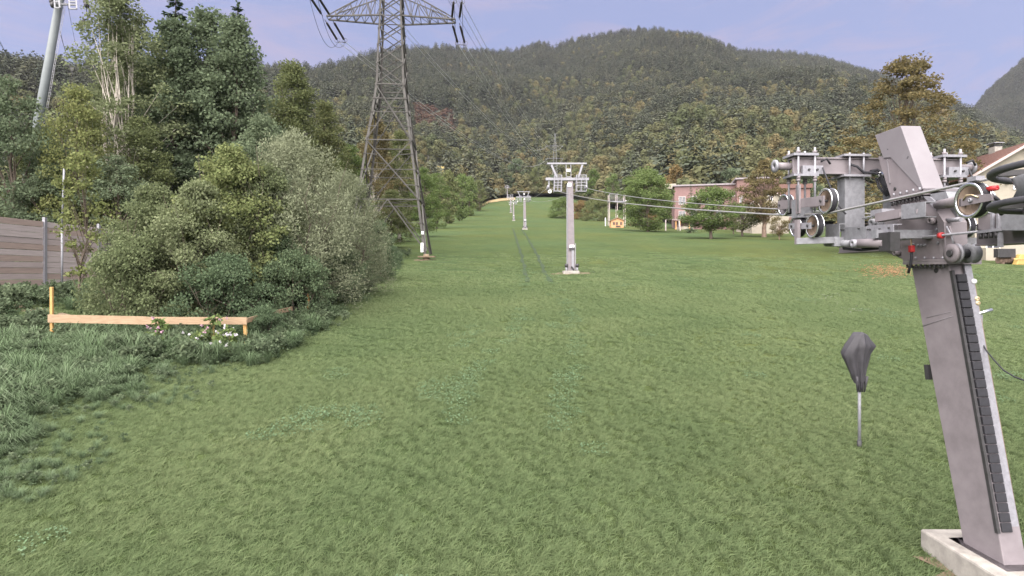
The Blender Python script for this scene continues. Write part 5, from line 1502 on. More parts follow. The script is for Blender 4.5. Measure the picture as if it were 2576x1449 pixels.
# clamp pair and vertical column nearer the hood
for sg in (-1, 1):
    uc = sg * 0.40
    for zz in (zc_t + 0.03, zc_b - 0.03): MB().box(S(uc, VC, zz), (0.46, 0.36, 0.035), YAW).build('clamp_plate', M_GALV, st)
    for du in (-0.12, 0.12): MB().cyl(S(uc + du, VC - 0.15, zc_b - 0.08), S(uc + du, VC - 0.15, zc_t + 0.07), 0.016, 8).build('threaded_rod', M_GALV, st)
    m = MB()
    zt, zb2 = zc_b - 0.05, 5.50
    m.prism([S(uc - 0.17, VC - 0.10, zb2), S(uc + 0.17, VC - 0.10, zb2), S(uc + 0.17, VC - 0.10, zt), S(uc - 0.17, VC - 0.10, zt)], rdir * 0.012)
    m.prism([S(uc + 0.155, VC - 0.088, zb2), S(uc + 0.17, VC - 0.088, zb2), S(uc + 0.17, VC - 0.088, zt), S(uc + 0.155, VC - 0.088, zt)], rdir * 0.2)
    m.prism([S(uc - 0.17, VC - 0.088, zb2), S(uc - 0.155, VC - 0.088, zb2), S(uc - 0.155, VC - 0.088, zt), S(uc - 0.17, VC - 0.088, zt)], rdir * 0.2)
    m.build('hanging_column', M_GALVD, st)
# hoses and ribbed cable bundle between crossarm and hood
MB().tube([S(-0.50, VC - 0.13, hc_ + 0.02), S(-0.40, VC - 0.16, hc_ - 0.02), S(-0.30, VC - 0.18, hc_ - 0.12), S(-0.15, VC - 0.2, hc_ - 0.13), S(-0.05, VC - 0.22, hc_ - 0.15), S(0.0, VC - 0.22, hc_ - 0.3), S(0.06, VC - 0.3, hc_ - 0.5)], 0.022, 8).build('hose', M_RUBBER, st)
MB().tube([qv(1150, 530, VC - 0.1), qv(1215, 515, VC - 0.12), qv(1250, 545, VC - 0.15), qv(1235, 580, VC - 0.15)], 0.024, 8).build('hose', M_RUBBER, st)
MB().lathe(qv(1237, 560, VC - 0.2), rdir, [(0.01, -0.03), (0.04, -0.03), (0.04, 0.05), (0.01, 0.05)], 14).build('bearing', M_BRIGHT, st)
for k in range(6):
    a = qv(1200 + k * 14, 590 + (k % 2) * 8, VC - 0.12); b = qv(1300 + k * 5, 762 - k * 3, VC - 0.25)
    MB().tube([a, a.lerp(b, 0.5) + Vector((0.02 * (k - 2.5), 0, 0)), b], 0.012, 6).build('cable_bundle', M_RUBBER, st)
# long channel with control rail, left of the head, and the hydraulic tube under it
def chan(a, b, hgt, d, nm, mm):
    """channel from a to b: web of given height, two lips"""
    up = Vector((0, 0, 1)); m = MB(); dr = (b - a).normalized(); n_ = dr.cross(up).normalized()
    m.bar(a, b, 0.012, hgt); m.bar(a + up * hgt / 2 - n_ * d / 2, b + up * hgt / 2 - n_ * d / 2, d, 0.012); m.bar(a - up * hgt / 2 - n_ * d / 2, b - up * hgt / 2 - n_ * d / 2, d, 0.012)
    m.build(nm, mm, st)
chan(qu(880, 1118, -0.9), qu(1112, 1110, -0.9), 0.21, 0.12, 'channel', M_GALVD)
chan(qu(1118, 1098, -0.89), qu(1365, 1085, -0.89), 0.19, 0.12, 'channel', M_GALV)
chan(qu(735, 1095, -0.95), qu(862, 1088, -0.95), 0.24, 0.12, 'channel', M_GALVD)
for zx, zy in ((885, 1070), (905, 1072), (1045, 1060), (1130, 1070), (1150, 1070), (1325, 1055), (1330, 1100), (1240, 1065), (770, 1065), (805, 1060)):
    a = qu(zx, zy, -0.915); MB().cyl(a, a - adir * 0.02, 0.014, 6).build('bolt', M_DARK, st)
MB().tube([qu(740, 1198, -0.92), qu(985, 1200, -0.9)], 0.055, 14).build('hydraulic_tube', M_GALVD, st)
MB().tube([qu(985, 1200, -0.92), qu(1290, 1196, -0.92)], 0.066, 14).build('hydraulic_cylinder', M_STEEL, st)
a = qu(1000, 1200, -0.98); MB().lathe(a, adir, [(0.02, -0.04), (0.062, -0.04), (0.062, 0.05), (0.02, 0.05)], 16).build('cylinder_eye', M_GALV, st)
MB().box(qu(1325, 1185, -0.9), (0.14, 0.24, 0.26), YAW).build('valve_block', M_DARK, st)
for zx in (880, 860): a = qu(zx, 1225, -0.9); MB().lathe(a, rdir, [(0.001, -0.02), (0.024, -0.02), (0.024, 0.02), (0.001, 0.02)], 10).build('nut', M_BRIGHT, st)
MB().tube([qu(900, 1245, -0.88), qu(1060, 1262, -0.85), qu(1160, 1250, -0.8), qu(1290, 1238, -0.7)], 0.02, 8).build('hose', M_RUBBER, st)
MB().tube([qu(1080, 1240, -0.8), qu(1150, 1235, -0.8), qu(1230, 1215, -0.75)], 0.028, 8).build('hose', M_DARK, st)
# inclined angle bar on the head
chan(qu(1195, 962, -0.62), qu(1436, 918, -0.60), 0.12, 0.10, 'rail_bar', M_STEEL)
chan(qu(1438, 908, -0.60), qu(1662, 882, -0.58), 0.20, 0.16, 'rail_bar', M_GALVD)
MB().cyl(qu(1085, 965, -0.5), qu(1200, 945, -0.5), 0.022, 10).build('piston_rod', M_BRIGHT, st)
MB().box(qu(1260, 912, -0.45), (0.2, 0.26, 0.09), YAW).build('end_block', M_GALV, st)
MB().bar(qu(1440, 930, -0.6), qu(1440, 930, -0.16), 0.06, 0.06).build('rail_stay', M_STEEL, st)
MB().bar(qu(1600, 900, -0.58), qu(1600, 900, -0.16), 0.06, 0.06).build('rail_stay', M_STEEL, st)
for k in range(2):
    a = qu(1180 + k * 45, 1010 + k * 25, -0.35); MB().lathe(a, adir, [(0.02, -0.05), (0.07, -0.05), (0.07, 0.06), (0.02, 0.06)], 16).build('roller', M_GALVD, st)
# stays that carry the near gear from the head
MB().bar(S(-1.02, 0.0, 5.30), S(0.2, -0.3, 5.30), 0.14, 0.14).build('cross_beam', M_GALVD, st)
MB().bar(S(-1.0, -0.95, 5.36), S(0.1, -0.95, 5.36), 0.12, 0.12).build('cross_beam', M_GALVD, st)
# main beam along the line, running past the head towards the camera
zb0, zb1 = 5.16, 5.44
mb0 = S(-0.16, 1.25, 0); mb1 = S(-0.16, -5.6, 0)
m = MB()
for za, zb2, ua, ub in ((zb0, zb0 + 0.02, -0.16, 0.16), (zb1 - 0.02, zb1, -0.16, 0.16), (zb0 + 0.02, zb1 - 0.02, -0.14, -0.12), (zb0 + 0.02, zb1 - 0.02, 0.12, 0.14)):
    m.prism([S(ua, 1.25, za), S(ub, 1.25, za), S(ub, 1.25, zb2), S(ua, 1.25, zb2)], -rdir * 1.62)
    m.prism([S(ua, -1.72, za), S(ub, -1.72, za), S(ub, -1.72, zb2), S(ua, -1.72, zb2)], -rdir * 4.0)
m.build('main_beam', M_STEEL, st, bevel=0.004)
# rod with red collar
ra, rb_ = qu(1352, 1170, -0.32), qu(2150, 1090, -0.32)
MB().cyl(ra, rb_, 0.017, 10).build('control_rod', M_GALV, st)
c = qu(1805, 1126, -0.32); MB().lathe(c, rb_ - ra, [(0.018, -0.03), (0.042, -0.03), (0.042, 0.03), (0.018, 0.03)], 14).build('red_collar', M_RED, st)
MB().box(qu(1532, 1250, -0.34), (0.06, 0.07, 0.10), YAW).build('red_plug', M_RED, st, bevel=0.01)
MB().bar(qu(1530, 1225, -0.34), qu(1527, 1160, -0.33), 0.014).build('plug_stem', M_BRASS, st)
MB().tube([qu(1532, 1275, -0.34), qu(1530, 1330, -0.36), qu(1522, 1390, -0.37), onu(2285, 687, -0.37)], 0.018, 8).build('hose', M_RUBBER, st)
# galvanised console on the beam at the right edge
chan(qu(2335, 1000, -0.32), onu(2700, 556, -0.32), 0.20, 0.2, 'console_channel', M_GALVD)
MB().prism([qu(2150, 935, -0.30), qu(2330, 925, -0.30), qu(2330, 1065, -0.30), qu(2200, 1080, -0.30), qu(2150, 1060, -0.30)], adir * 0.02).build('console_plate', M_STEEL, st)
for zx in (2283, 2338):
    MB().bar(qu(zx, 920, -0.34), qu(zx, 1090, -0.34), 0.03).build('threaded_rod', M_GALV, st)
MB().bar(qu(2160, 1095, -0.34), qu(2360, 1070, -0.34), 0.05, 0.035).build('clamp_bar', M_GALV, st)
for k in range(4):
    a = qu(2175 + k * 48, 1105 - k * 4, -0.34); MB().cyl(a, a - Vector((0, 0, 0.07)), 0.022, 6).build('nut', M_DARK, st)
MB().bar(qu(2355, 1085, -0.32), qu(2358, 1235, -0.32), 0.05, 0.03).build('stay_bar', M_GALV, st)
MB().box(qu(2185, 915, -0.2), (0.3, 0.4, 0.05), YAW).build('console_lid', M_GALVD, st)
# big front sheave on its arm
ra_ = qu(2102, 800, -1.25)
sheave(ra_, 0.192, 0.09)
MB().cyl(qu(1775, 842, -0.16), qu(1985, 806, -1.1), 0.062, 18).build('arm_pipe', M_STEEL, st)
MB().prism([qu(1972, 790, -1.33), qu(2120, 748, -1.33), qu(2270, 738, -1.33), qu(2278, 800, -1.33), qu(1972, 858, -1.33)], adir * 0.02).build('fork_plate', M_STEEL, st)
MB().prism([qu(1972, 790, -1.33), qu(1990, 788, -1.33), qu(1990, 852, -1.33), qu(1972, 858, -1.33)], adir * 0.26).build('fork_bridge', M_STEEL, st)
a = qu(2082, 798, -1.335); MB().lathe(a, adir, [(0.008, -0.02), (0.022, -0.02), (0.022, 0.02), (0.008, 0.02)], 14).build('axle_nut', M_GALV, st)
MB().tube([qu(2010, 800, -1.34), qu(2040, 752, -1.34), qu(2090, 748, -1.34), qu(2150, 770, -1.34)], 0.008, 6).build('spring_wire', M_BRASS, st)
MB().tube([qu(2272, 745, -1.25), qu(2330, 790, -1.2), qu(2370, 860, -1.15), qu(2365, 930, -1.1)], 0.02, 8).build('cable', M_RUBBER, st)
MB().box(qu(2128, 600, -1.25), (0.1, 0.12, 0.05), YAW).build('rope_guard', M_GALV, st)
MB().lathe(qu(2280, 690, -1.2), rdir, [(0.001, -0.06), (0.028, -0.06), (0.03, 0.05), (0.001, 0.05)], 12).build('red_switch', M_RED, st)
# shaped white-grey gusset at the arm root
MB().prism([qu(1640, 760, -0.22), qu(1700, 765, -0.22), qu(1745, 805, -0.22), qu(1775, 885, -0.22), qu(1752, 888, -0.22)], adir * 0.05).build('arm_gusset', M_GALV, st)
MB().prism([qu(1700, 742, -0.2), qu(1850, 715, -0.2), qu(1880, 790, -0.2), qu(1745, 800, -0.2)], adir * 0.36).build('gear_case', M_GALVD, st)
MB().prism([qu(1850, 680, 0.12), qu(1950, 690, 0.12), qu(1985, 810, 0.12), qu(1860, 810, 0.12)], adir * 0.2).build('gear_case', M_GALV, st)
MB().prism([qu(1840, 880, 0.05), qu(1950, 870, 0.05), qu(1960, 965, 0.05), qu(1850, 970, 0.05)], adir * 0.2).build('gear_case', M_GALVD, st)
MB().cyl(qu(1825, 990, -0.1), qu(1990, 975, -0.1), 0.03, 12).build('tie_tube', M_GALV, st)
MB().prism([qu(1960, 880, -0.05), qu(1985, 880, -0.05), qu(2010, 985, -0.05), qu(1970, 990, -0.05)], adir * 0.02).build('tie_plate', M_STEEL, st)
# winch drum under the beam
dc = qu(1905, 1292, -0.30)
MB().lathe(dc, adir, [(0.02, -0.02), (0.128, -0.02), (0.128, 0.02), (0.11, 0.03), (0.02, 0.03)], 32).build('winch_flange', M_STEEL, st)
MB().lathe(dc + adir * 0.06, adir, [(0.02, -0.015), (0.132, -0.015), (0.132, 0.015), (0.02, 0.015)], 32).build('winch_flange', M_GALV, st)
MB().cyl(dc, dc + adir * 0.30, 0.06, 18).build('winch_drum', M_RUBBER, st)
MB().lathe(dc + adir * 0.27, adir, [(0.02, -0.05), (0.132, -0.05), (0.115, 0), (0.132, 0.05), (0.02, 0.05)], 32).build('winch_flange', M_GALVD, st)
MB().cyl(dc - adir * 0.045, dc, 0.045, 14).build('winch_hub', M_DARK, st)
MB().prism([qu(1850, 1040, -0.27), qu(1880, 1040, -0.27), qu(1925, 1180, -0.27), qu(1905, 1330, -0.27), qu(1850, 1300, -0.27)], adir * 0.02).build('winch_bracket', M_STEEL, st)
MB().tube([qu(1855, 1040, -0.30), qu(1900, 1120, -0.30), qu(1925, 1215, -0.30)], 0.012, 6).build('winch_cable', M_GALV, st)
# drag chain, rail and fittings on the front of the mast
front_t, front_b = onu(2411, 690, -0.06), onu(2457, 950, -0.06)
fd = (front_b - front_t)
ch_dir = fd.normalized()
chain_len = (front_t.z - zg - 0.4) / -ch_dir.z
nlk = int(chain_len / 0.118)
rotm = Matrix((adir, ch_dir.cross(adir).normalized() * -1, ch_dir)).transposed()
lk = None
for k in range(nlk):
    c = front_t + ch_dir * (k + 0.5) * 0.118 + adir * 0.02
    if lk is None:
        b = MB(); b.box((0, 0, 0), (0.135, 0.075, 0.108), rot=rotm); lk = b.build('chain_link', M_RUBBER, st, origin=None, bevel=0.008)
        for v in lk.data.vertices: v.co = v.co + wloc(st)
        lk.location = c - wloc(st)
    else:
        o = lk.copy(); COL.objects.link(o); o.parent = st; o.location = c - wloc(st)
MB().bar(front_t + adir * -0.085 - ch_dir * 0.05, front_t + adir * -0.085 + ch_dir * chain_len, 0.035, 0.05).build('front_shade_strip', M_DARK, st)  # shade of the mast front beside the chain, put in as a dark bar
MB().bar(front_t + adir * 0.145 - ch_dir * 0.25, front_t + adir * 0.145 + ch_dir * chain_len, 0.10, 0.03, up=rdir).build('guide_rail', M_GALV, st)
MB().tube([front_t + adir * 0.21 + ch_dir * f * chain_len for f in (0.02, 0.3, 0.6, 1.0)], 0.006, 5).build('thin_wire', M_RIMRUST, st)
for f, mm, r in ((0.10, M_WHITE, 0.035), (0.34, M_BRASS, 0.032), (0.40, M_BRASS, 0.03)):
    c = front_t + adir * 0.19 + ch_dir * f; MB().lathe(c, rdir, [(0.001, -0.03), (r, -0.03), (r, 0.03), (0.001, 0.03)], 12).build('pipe_fitting', mm, st)
c = front_t + adir * 0.23 + ch_dir * 0.52
MB().cyl(c + Vector((-0.06, 0, -0.03)), c + Vector((0.13, -0.02, 0.03)), 0.022, 10).build('limit_switch', M_BRIGHT, st)
MB().box(c + Vector((-0.05, 0, -0.12)), (0.1, 0.05, 0.16)).build('switch_box', M_GALV, st)
c2 = c + Vector((-0.02, 0, -0.2))
e1, e2 = onu(2500, 905, 0.1), onu(2552, 948, 0.1)
MB().tube([c2, onu(2464, 850, 0.12), onu(2480, 880, 0.1), e1, onu(2525, 932, 0.1), e2, onu(2640, 980, 0.1), onu(2760, 1050, 0.1)], 0.010, 6).build('black_cable', M_RUBBER, st)
# return wheel at the right edge
bwc = Vector((5.28, 5.0, 0))
for zz, rr in ((5.72, 1.02), (5.42, 1.02)):
    MB().lathe((bwc.x, bwc.y, zz), (0, 0, 1), [(rr - 0.07, -0.022), (rr - 0.015, -0.03), (rr, -0.015), (rr, 0.015), (rr - 0.015, 0.03), (rr - 0.07, 0.022)], 64).build('return_wheel_rim', M_RIMD, st)
for k in range(8):
    t = k * math.pi / 4 + 0.2
    for zz in (5.72, 5.42):
        MB().bar((bwc.x, bwc.y, zz), (bwc.x + 0.94 * math.cos(t), bwc.y + 0.94 * math.sin(t), zz), 0.06, 0.05).build('wheel_spoke', M_DARK, st)
MB().cyl((bwc.x, bwc.y, 5.3), (bwc.x, bwc.y, 5.85), 0.14, 20).build('wheel_hub', M_GALVD, st)
MB().lathe((bwc.x, bwc.y, 5.57), (0, 0, 1), [(0.78, -0.10), (0.84, -0.10), (0.80, 0), (0.84, 0.10), (0.78, 0.10)], 48).build('wheel_groove', M_GALVD, st)
MB().box(S(0.05, -3.3, 5.62), (0.5, 0.16, 0.10), YAW).build('wheel_yoke', M_GALV, st)
# support legs below the camera side end of the beam
MB().bar(S(0, -5.2, zb0), S(0, -5.2, gz(6.3, 4.3) - 0.2), 0.26, 0.26).build('rear_post', M_STEEL, st)

# haul ropes
def rope(name, u, arm_px, lab):
    pts_ = [S(u * 0.95 + 0.12, -6.0, 5.80)]
    zt = qu(2102, 628, -1.25).z
    pts_.append(S(u, qu(2102, 628, -1.25).y - SO.y, zt))
    w1 = qu(365, 845, -1.25)
    pts_.append(S(u, qu(755, 805, -1.25).y - SO.y, qu(755, 805, -1.25).z - 0.19))
    pts_.append(S(u, w1.y - SO.y, w1.z - 0.185))
    prev = pts_[-1]
    k = 0.02867
    for i, (x, y) in enumerate(LM):
        tx = x + ((1378 if u < 0 else 1473) - 1436) * k; tz = gz(x, y) + (697 - 484) * k + 0.06
        q = Vector((tx, y, tz)); pts_ += hang(prev, q, (y - prev.y) * 0.008, 16)[1:]; prev = q
    solo(MB().tube(pts_, 0.016, 6), 'haul_rope', M_ROPE, lab, 'rope', 'haul ropes of the drag lift')
rope('haul_rope', -1.25, 0, 'nearer steel haul rope running over the big front sheave to the line masts')
rope('haul_rope', 1.25, 0, 'farther thin steel haul rope running to the right arms of the line masts')

# ------------------------------------------------------------------ covered parasol
x, y = at(2162, 12.0); zgnd = gz(x, y)
pc = thing('covered_parasol', 'closed parasol under a bunched black cloth cover in front of the mast', 'parasol', (x, y, zgnd))
V, F = [], []
rows = [(838, 12, 12, 0), (842, 17, 20, 0), (852, 23, 26, 0), (862, 30, 35, 0), (868, 34, 40, 0), (876, 38, 33, 0), (888, 44, 25, 0), (900, 40, 22, 0), (916, 33, 17, 0), (932, 26, 13, 0), (946, 20, 10, 0), (960, 15, 8, 0)]
nn_ = 72
for (py, wl_, wr_, dx) in rows:
    z = pt(0, py, 12.0).z; f_ = (py - 838) / 120
    for j in range(nn_):
        t = 2 * math.pi * j / nn_
        ww = (wr_ if math.cos(t) > 0 else wl_) * 12.0 / FX
        rr = 1 + (0.05 + 0.30 * f_) * (abs(math.sin(3.5 * t + 0.8 + 0.3 * f_)) - 0.6) + (0.03 + 0.12 * f_) * math.sin(11 * t + py * 0.03)
        V.append((x + math.copysign(abs(math.cos(t)) ** 1.25, math.cos(t)) * ww * (1 + 0.35 * (rr - 1)), y + math.sin(t) * (0.10 + 0.35 * min(wl_, wr_) * 12.0 / FX) * rr, z + 0.015 * math.sin(3 * t) + (0.02 * math.sin(5 * t) if py > 900 else 0)))
for i in range(len(rows) - 1):
    for j in range(nn_): F.append((i * nn_ + j, i * nn_ + (j + 1) % nn_, (i + 1) * nn_ + (j + 1) % nn_, (i + 1) * nn_ + j))
k0 = len(V); V.append((x, y, pt(0, 835, 12.0).z))
mm_ = MB(); mm_.add(V, F + [(j, (j + 1) % nn_, k0) for j in range(nn_)], True)
mm_.build('cover', M_CLOTH, pc)
for k in range(5):
    MB().tube([(x - 0.1 + k * 0.05, y - 0.08 + 0.04 * (k % 2), pt(0, 945, 12).z), (x - 0.07 + k * 0.035, y - 0.05, pt(0, 985, 12).z)], [0.035, 0.012], 8).build('canopy_fold', M_CLOTH, pc)
MB().cyl((x, y, zgnd - 0.1), (x, y, pt(0, 950, 12).z), 0.03, 14).build('pole', M_GALVD, pc)
MB().cyl((x, y, zgnd - 0.1), (x, y, zgnd + 0.12), 0.045, 12).build('ground_sleeve', M_DARK, pc)

# bare trodden earth round the footings
def bare_patch(x, y, rx, ry, label, seed):
    rng = np.random.default_rng(seed); V, F = [(x, y, gz(x, y) + 0.035)], []
    n = 26
    for k in range(n):
        t = 2 * math.pi * k / n; r = rng.uniform(0.7, 1.15)
        xx, yy = x + rx * r * math.cos(t), y + ry * r * math.sin(t); V.append((xx, yy, gz(xx, yy) + 0.02))
    F = np.array([(0, k + 1, (k + 1) % n + 1) for k in range(n)])
    tag(link('bare_earth', np_mesh('bare_earth', np.array(V), F, M_DIRT)), label, kind='structure')
bare_patch(4.24, 42.9, 1.35, 0.9, 'bare brown earth round the footing of the nearest line mast', 5)
bare_patch(base_c.x, base_c.y, 0.75, 1.0, 'bare brown earth round the footing of the lift station', 6)
bare_patch(-7.95, 53.9, 1.0, 0.7, 'bare brown earth round the pylon foot', 7)

# ------------------------------------------------------------------ reddish building in the orchard
M_RED1 = mat('dusty_red_cladding', (0.175, 0.105, 0.10), (0.145, 0.088, 0.084), 0.85, 0, 1.2)
M_RED2 = mat('brown_red_cladding', (0.15, 0.09, 0.08), (0.125, 0.075, 0.068), 0.85, 0, 1.2)
M_ROOFG = mat('grey_roof_edge', (0.22, 0.19, 0.20), (0.17, 0.15, 0.16), 0.7, 0.1, 2)
M_GLASS = mat('dark_window_glass', (0.05, 0.05, 0.06), (0.035, 0.035, 0.045), 0.12, 0, 3, spec=0.6)
M_FRAME = mat('pale_window_frame', (0.34, 0.29, 0.28), (0.3, 0.25, 0.24), 0.6, 0, 3)
M_PLAST = mat('cream_plaster', (0.27, 0.24, 0.195), (0.23, 0.205, 0.168), 0.9, 0, 1.5)
M_TILE = mat('red_roof_tiles', (0.13, 0.07, 0.056), (0.095, 0.052, 0.044), 0.8, 0, 6, bump=0.3)
M_SHUT = mat('red_shutter', (0.22, 0.06, 0.055), (0.18, 0.05, 0.045), 0.6, 0, 5)
M_TIMB = mat('honey_timber', (0.52, 0.30, 0.12), (0.4, 0.22, 0.09), 0.75, 0, 2)
M_EAVE = mat('brown_eave_boards', (0.26, 0.17, 0.11), (0.2, 0.13, 0.085), 0.8, 0, 4)
M_YEL = mat('yellow_plastic', (0.36, 0.25, 0.08), (0.3, 0.21, 0.07), 0.5, 0, 3)

def building(name, label, cat, A, B, depth, z0, z1, wallm, roofm, windows, over=0.4, roof_h=0.35):
    A, B = Vector((A[0], A[1], 0)), Vector((B[0], B[1], 0))
    d = (B - A).normalized(); n_ = Vector((-d.y, d.x, 0))
    if n_.y < 0: n_ = -n_
    t = thing(name, label, cat, (A.x, A.y, z0))
    up = Vector((0, 0, 1))
    MB().prism([A + up * (z0 - 1), B + up * (z0 - 1), B + up * z1, A + up * z1], n_ * depth).build('wall', wallm, t)
    MB().prism([A - d * over - n_ * over + up * (z1 + 0.004), B + d * over - n_ * over + up * (z1 + 0.004), B + d * over - n_ * over + up * (z1 + roof_h), A - d * over - n_ * over + up * (z1 + roof_h)], n_ * (depth + 2 * over)).build('roof', roofm, t)
    for (s, z, w, h) in windows:
        c = A + d * s + up * (z0 + z)
        MB().prism([c - d * w / 2 - n_ * 0.05, c + d * w / 2 - n_ * 0.05, c + d * w / 2 - n_ * 0.05 + up * h, c - d * w / 2 - n_ * 0.05 + up * h], n_ * 0.06)
        wd = MB()
        for p, q in ((c, c + up * h),):
            pass
        for sx in (-w / 2, 0, w / 2): wd.bar(c + d * sx - n_ * 0.05, c + d * sx - n_ * 0.05 + up * h, 0.12 if sx else 0.08)
        for zz in (0, h): wd.bar(c - d * (w / 2 + 0.06) + up * zz - n_ * 0.05, c + d * (w / 2 + 0.06) + up * zz - n_ * 0.05, 0.12)
        f = wd.build('window', M_FRAME, t)
        MB().prism([c - d * w / 2 - n_ * 0.02, c + d * w / 2 - n_ * 0.02, c + d * w / 2 - n_ * 0.02 + up * h, c - d * w / 2 - n_ * 0.02 + up * h], n_ * 0.016).build('pane', M_GLASS, f)
    return t, A, d, n_
Y1 = 140.0
A = at(1697, Y1); B = at(1852, 137.0)
z0 = gz(*A) - 0.3; z1 = 25.2
wins = [(s, z, 1.5, 1.9) for s in (1.7, 3.9 + 0.4, 7.2, 10.0) for z in (2.6, 6.0)]
bt, bA, bd, bn = building('reddish_building', 'long dusty red flat-roofed building behind the orchard with white lettering', 'building', A, B, 16, z0 + 0, z1, M_RED1, M_ROOFG, wins)
# lettering: unreadable fine line, a larger letter C, and a thin rule below
def on_wall(s, z, off=0.06): return bA + bd * s - bn * off + Vector((0, 0, z0 + z))
m = MB()
zl = CZ + (HY - 484) / FX * 138 - z0
s0 = 10.0
m.prism([on_wall(s0, zl), on_wall(s0 + 1.0, zl), on_wall(s0 + 1.0, zl + 0.12), on_wall(s0, zl + 0.12)], bn * 0.03)
m.prism([on_wall(s0 + 0.3, zl + 0.24), on_wall(s0 + 1.0, zl + 0.24), on_wall(s0 + 1.0, zl + 0.34), on_wall(s0 + 0.3, zl + 0.34)], bn * 0.03)
m.build('lettering', M_WHITE, bt)
m = MB(); pts_ = []
for k in range(15):
    t = R(50 + k * 260 / 14); pts_.append(on_wall(s0 + 1.6 + 0.36 * math.cos(t), zl + 0.15 + 0.42 * math.sin(t)))
m.tube(pts_, 0.09, 6); m.build('letter_c', M_WHITE, bt)
m = MB(); m.prism([on_wall(s0 - 0.2, zl - 1.05), on_wall(s0 + 3.6, zl - 0.95), on_wall(s0 + 3.6, zl - 0.85), on_wall(s0 - 0.2, zl - 0.95)], bn * 0.05); m.build('canopy_edge', M_WHITE, bt)
# porch with timber columns at the left end
for s in (0.2, 1.1, 3.2):
    MB().bar(on_wall(s, -1.2, 1.8), on_wall(s, 2.0, 1.8), 0.22).build('porch_column', M_TIMB, bt)
MB().prism([on_wall(-0.2, 2.0, 2.0), on_wall(4.4, 2.0, 2.0), on_wall(4.4, 2.25, 2.0), on_wall(-0.2, 2.25, 2.0)], bn * 1.95).build('porch_roof', M_RED2, bt)
MB().prism([on_wall(0, -0.6, 1.5), on_wall(4.2, -0.2, 1.5), on_wall(4.2, 1.0, 1.5), on_wall(0, 0.6, 1.5)], bn * 0.1).build('porch_parapet', M_PLAST, bt)
MB().prism([on_wall(-2.0, z1 - z0 + 0.36, -6), on_wall(0.6, z1 - z0 + 0.36, -6), on_wall(0.6, z1 - z0 + 1.6, -6), on_wall(-2.0, z1 - z0 + 1.5, -6)], bn * 3).build('roof_structure', M_PLAST, bt)
A2 = at(1854, 134.0); B2 = at(1958, 132.0)
building('reddish_wing', 'higher brownish red block joined to the right of the lettered building', 'building', A2, B2, 14, gz(*A2) - 0.3, 25.9, M_RED2, M_ROOFG, [(1.0, 6.0, 0.9, 1.9), (4.0, 6.0, 1.4, 1.9), (7.0, 6.0, 1.4, 1.9)])
A3 = at(1960, 128.0); B3 = at(2038, 127.0)
building('low_red_wing', 'low flat red wing at the right end of the reddish buildings', 'building', A3, B3, 12, gz(*A3) - 0.3, 23.0, M_RED2, M_TILE, [(2.0, 3.2, 1.4, 1.6), (4.6, 3.2, 1.4, 1.6)], roof_h=0.9)

def gable_house(name, label, cx_, cy_, w, depth, ze, zr, z0_, over, wallm, roofm, face_wins, parts=True, rz=0.0):
    """gable towards the camera, ridge along the view"""
    t = thing(name, label, 'house', (cx_, cy_, z0_))
    c, s = math.cos(rz), math.sin(rz)
    def H(x, y, z): return Vector((cx_ + x * c - y * s, cy_ + x * s + y * c, z))
    MB().prism([H(-w / 2, 0, z0_ - 1), H(w / 2, 0, z0_ - 1), H(w / 2, 0, ze), H(0, 0, zr), H(-w / 2, 0, ze)], H(0, depth, 0) - H(0, 0, 0)).build('wall', wallm, t)
    sl = (zr - ze) / (w / 2)
    for sg in (-1, 1):
        a, b = H(sg * (w / 2 + over), -over, ze - sl * over + 0.03), H(0, -over, zr + 0.03)
        th = Vector((0, 0, 0.22))
        ex = H(0, depth + 2 * over, 0) - H(0, 0, 0)
        r_ = MB().prism([a, b, b + th, a + th], ex).build('roof', roofm, t)
        MB().prism([a + (H(0, -0.06, 0) - H(0, 0, 0)) - th * 0.5, b + (H(0, -0.06, 0) - H(0, 0, 0)) - th * 0.5, b + (H(0, -0.06, 0) - H(0, 0, 0)) + th * 0.6, a + (H(0, -0.06, 0) - H(0, 0, 0)) + th * 0.6], H(0, 0.055, 0) - H(0, 0, 0)).build('barge_board', M_FRAME, t)
        MB().prism([a - th * 0.12, b - th * 0.12, b - th * 0.04, a - th * 0.04], (H(0, over - 0.02, 0) - H(0, 0, 0))).build('eave_boarding', M_EAVE, t)
        # ridged tile courses
        for k in range(14):
            f = (k + 0.5) / 14; p = a.lerp(b, f) + th * 1.02
            MB().bar(p, p + ex, 0.05, 0.06).build('tile_course', roofm, r_)
    for (x, z, w_, h_, sh) in face_wins:
        f = MB()
        for sx in (-w_ / 2, 0, w_ / 2): f.bar(H(x + sx, -0.04, z), H(x + sx, -0.04, z + h_), 0.09)
        for zz in (0, h_): f.bar(H(x - w_ / 2 - 0.05, -0.04, z + zz), H(x + w_ / 2 + 0.05, -0.04, z + zz), 0.09)
        f = f.build('window', M_WHITE, t)
        MB().prism([H(x - w_ / 2, -0.02, z), H(x + w_ / 2, -0.02, z), H(x + w_ / 2, -0.02, z + h_), H(x - w_ / 2, -0.02, z + h_)], H(0, 0.016, 0) - H(0, 0, 0)).build('pane', M_GLASS, f)
        if sh:
            for sg in (-1, 1):
                MB().box(H(x + sg * (w_ / 2 + 0.32), -0.05, z + h_ / 2), (0.5, 0.06, h_), rz).build('shutter', M_SHUT, t)
    return t, H
xh, yh = at(1938, 116)
gable_house('white_gabled_house', 'small white gabled house half hidden by the pear tree', xh, yh, 7.2, 8, 18.6, 21.0, gz(xh, yh), 0.5, M_PLAST, M_TILE, [(-1.8, 16.5, 1.0, 1.2, False), (1.6, 16.5, 1.0, 1.2, False), (0, 19.0, 0.8, 0.9, False)])
hx, hy_ = 47.2, 55.0
zc0 = gz(hx, hy_)
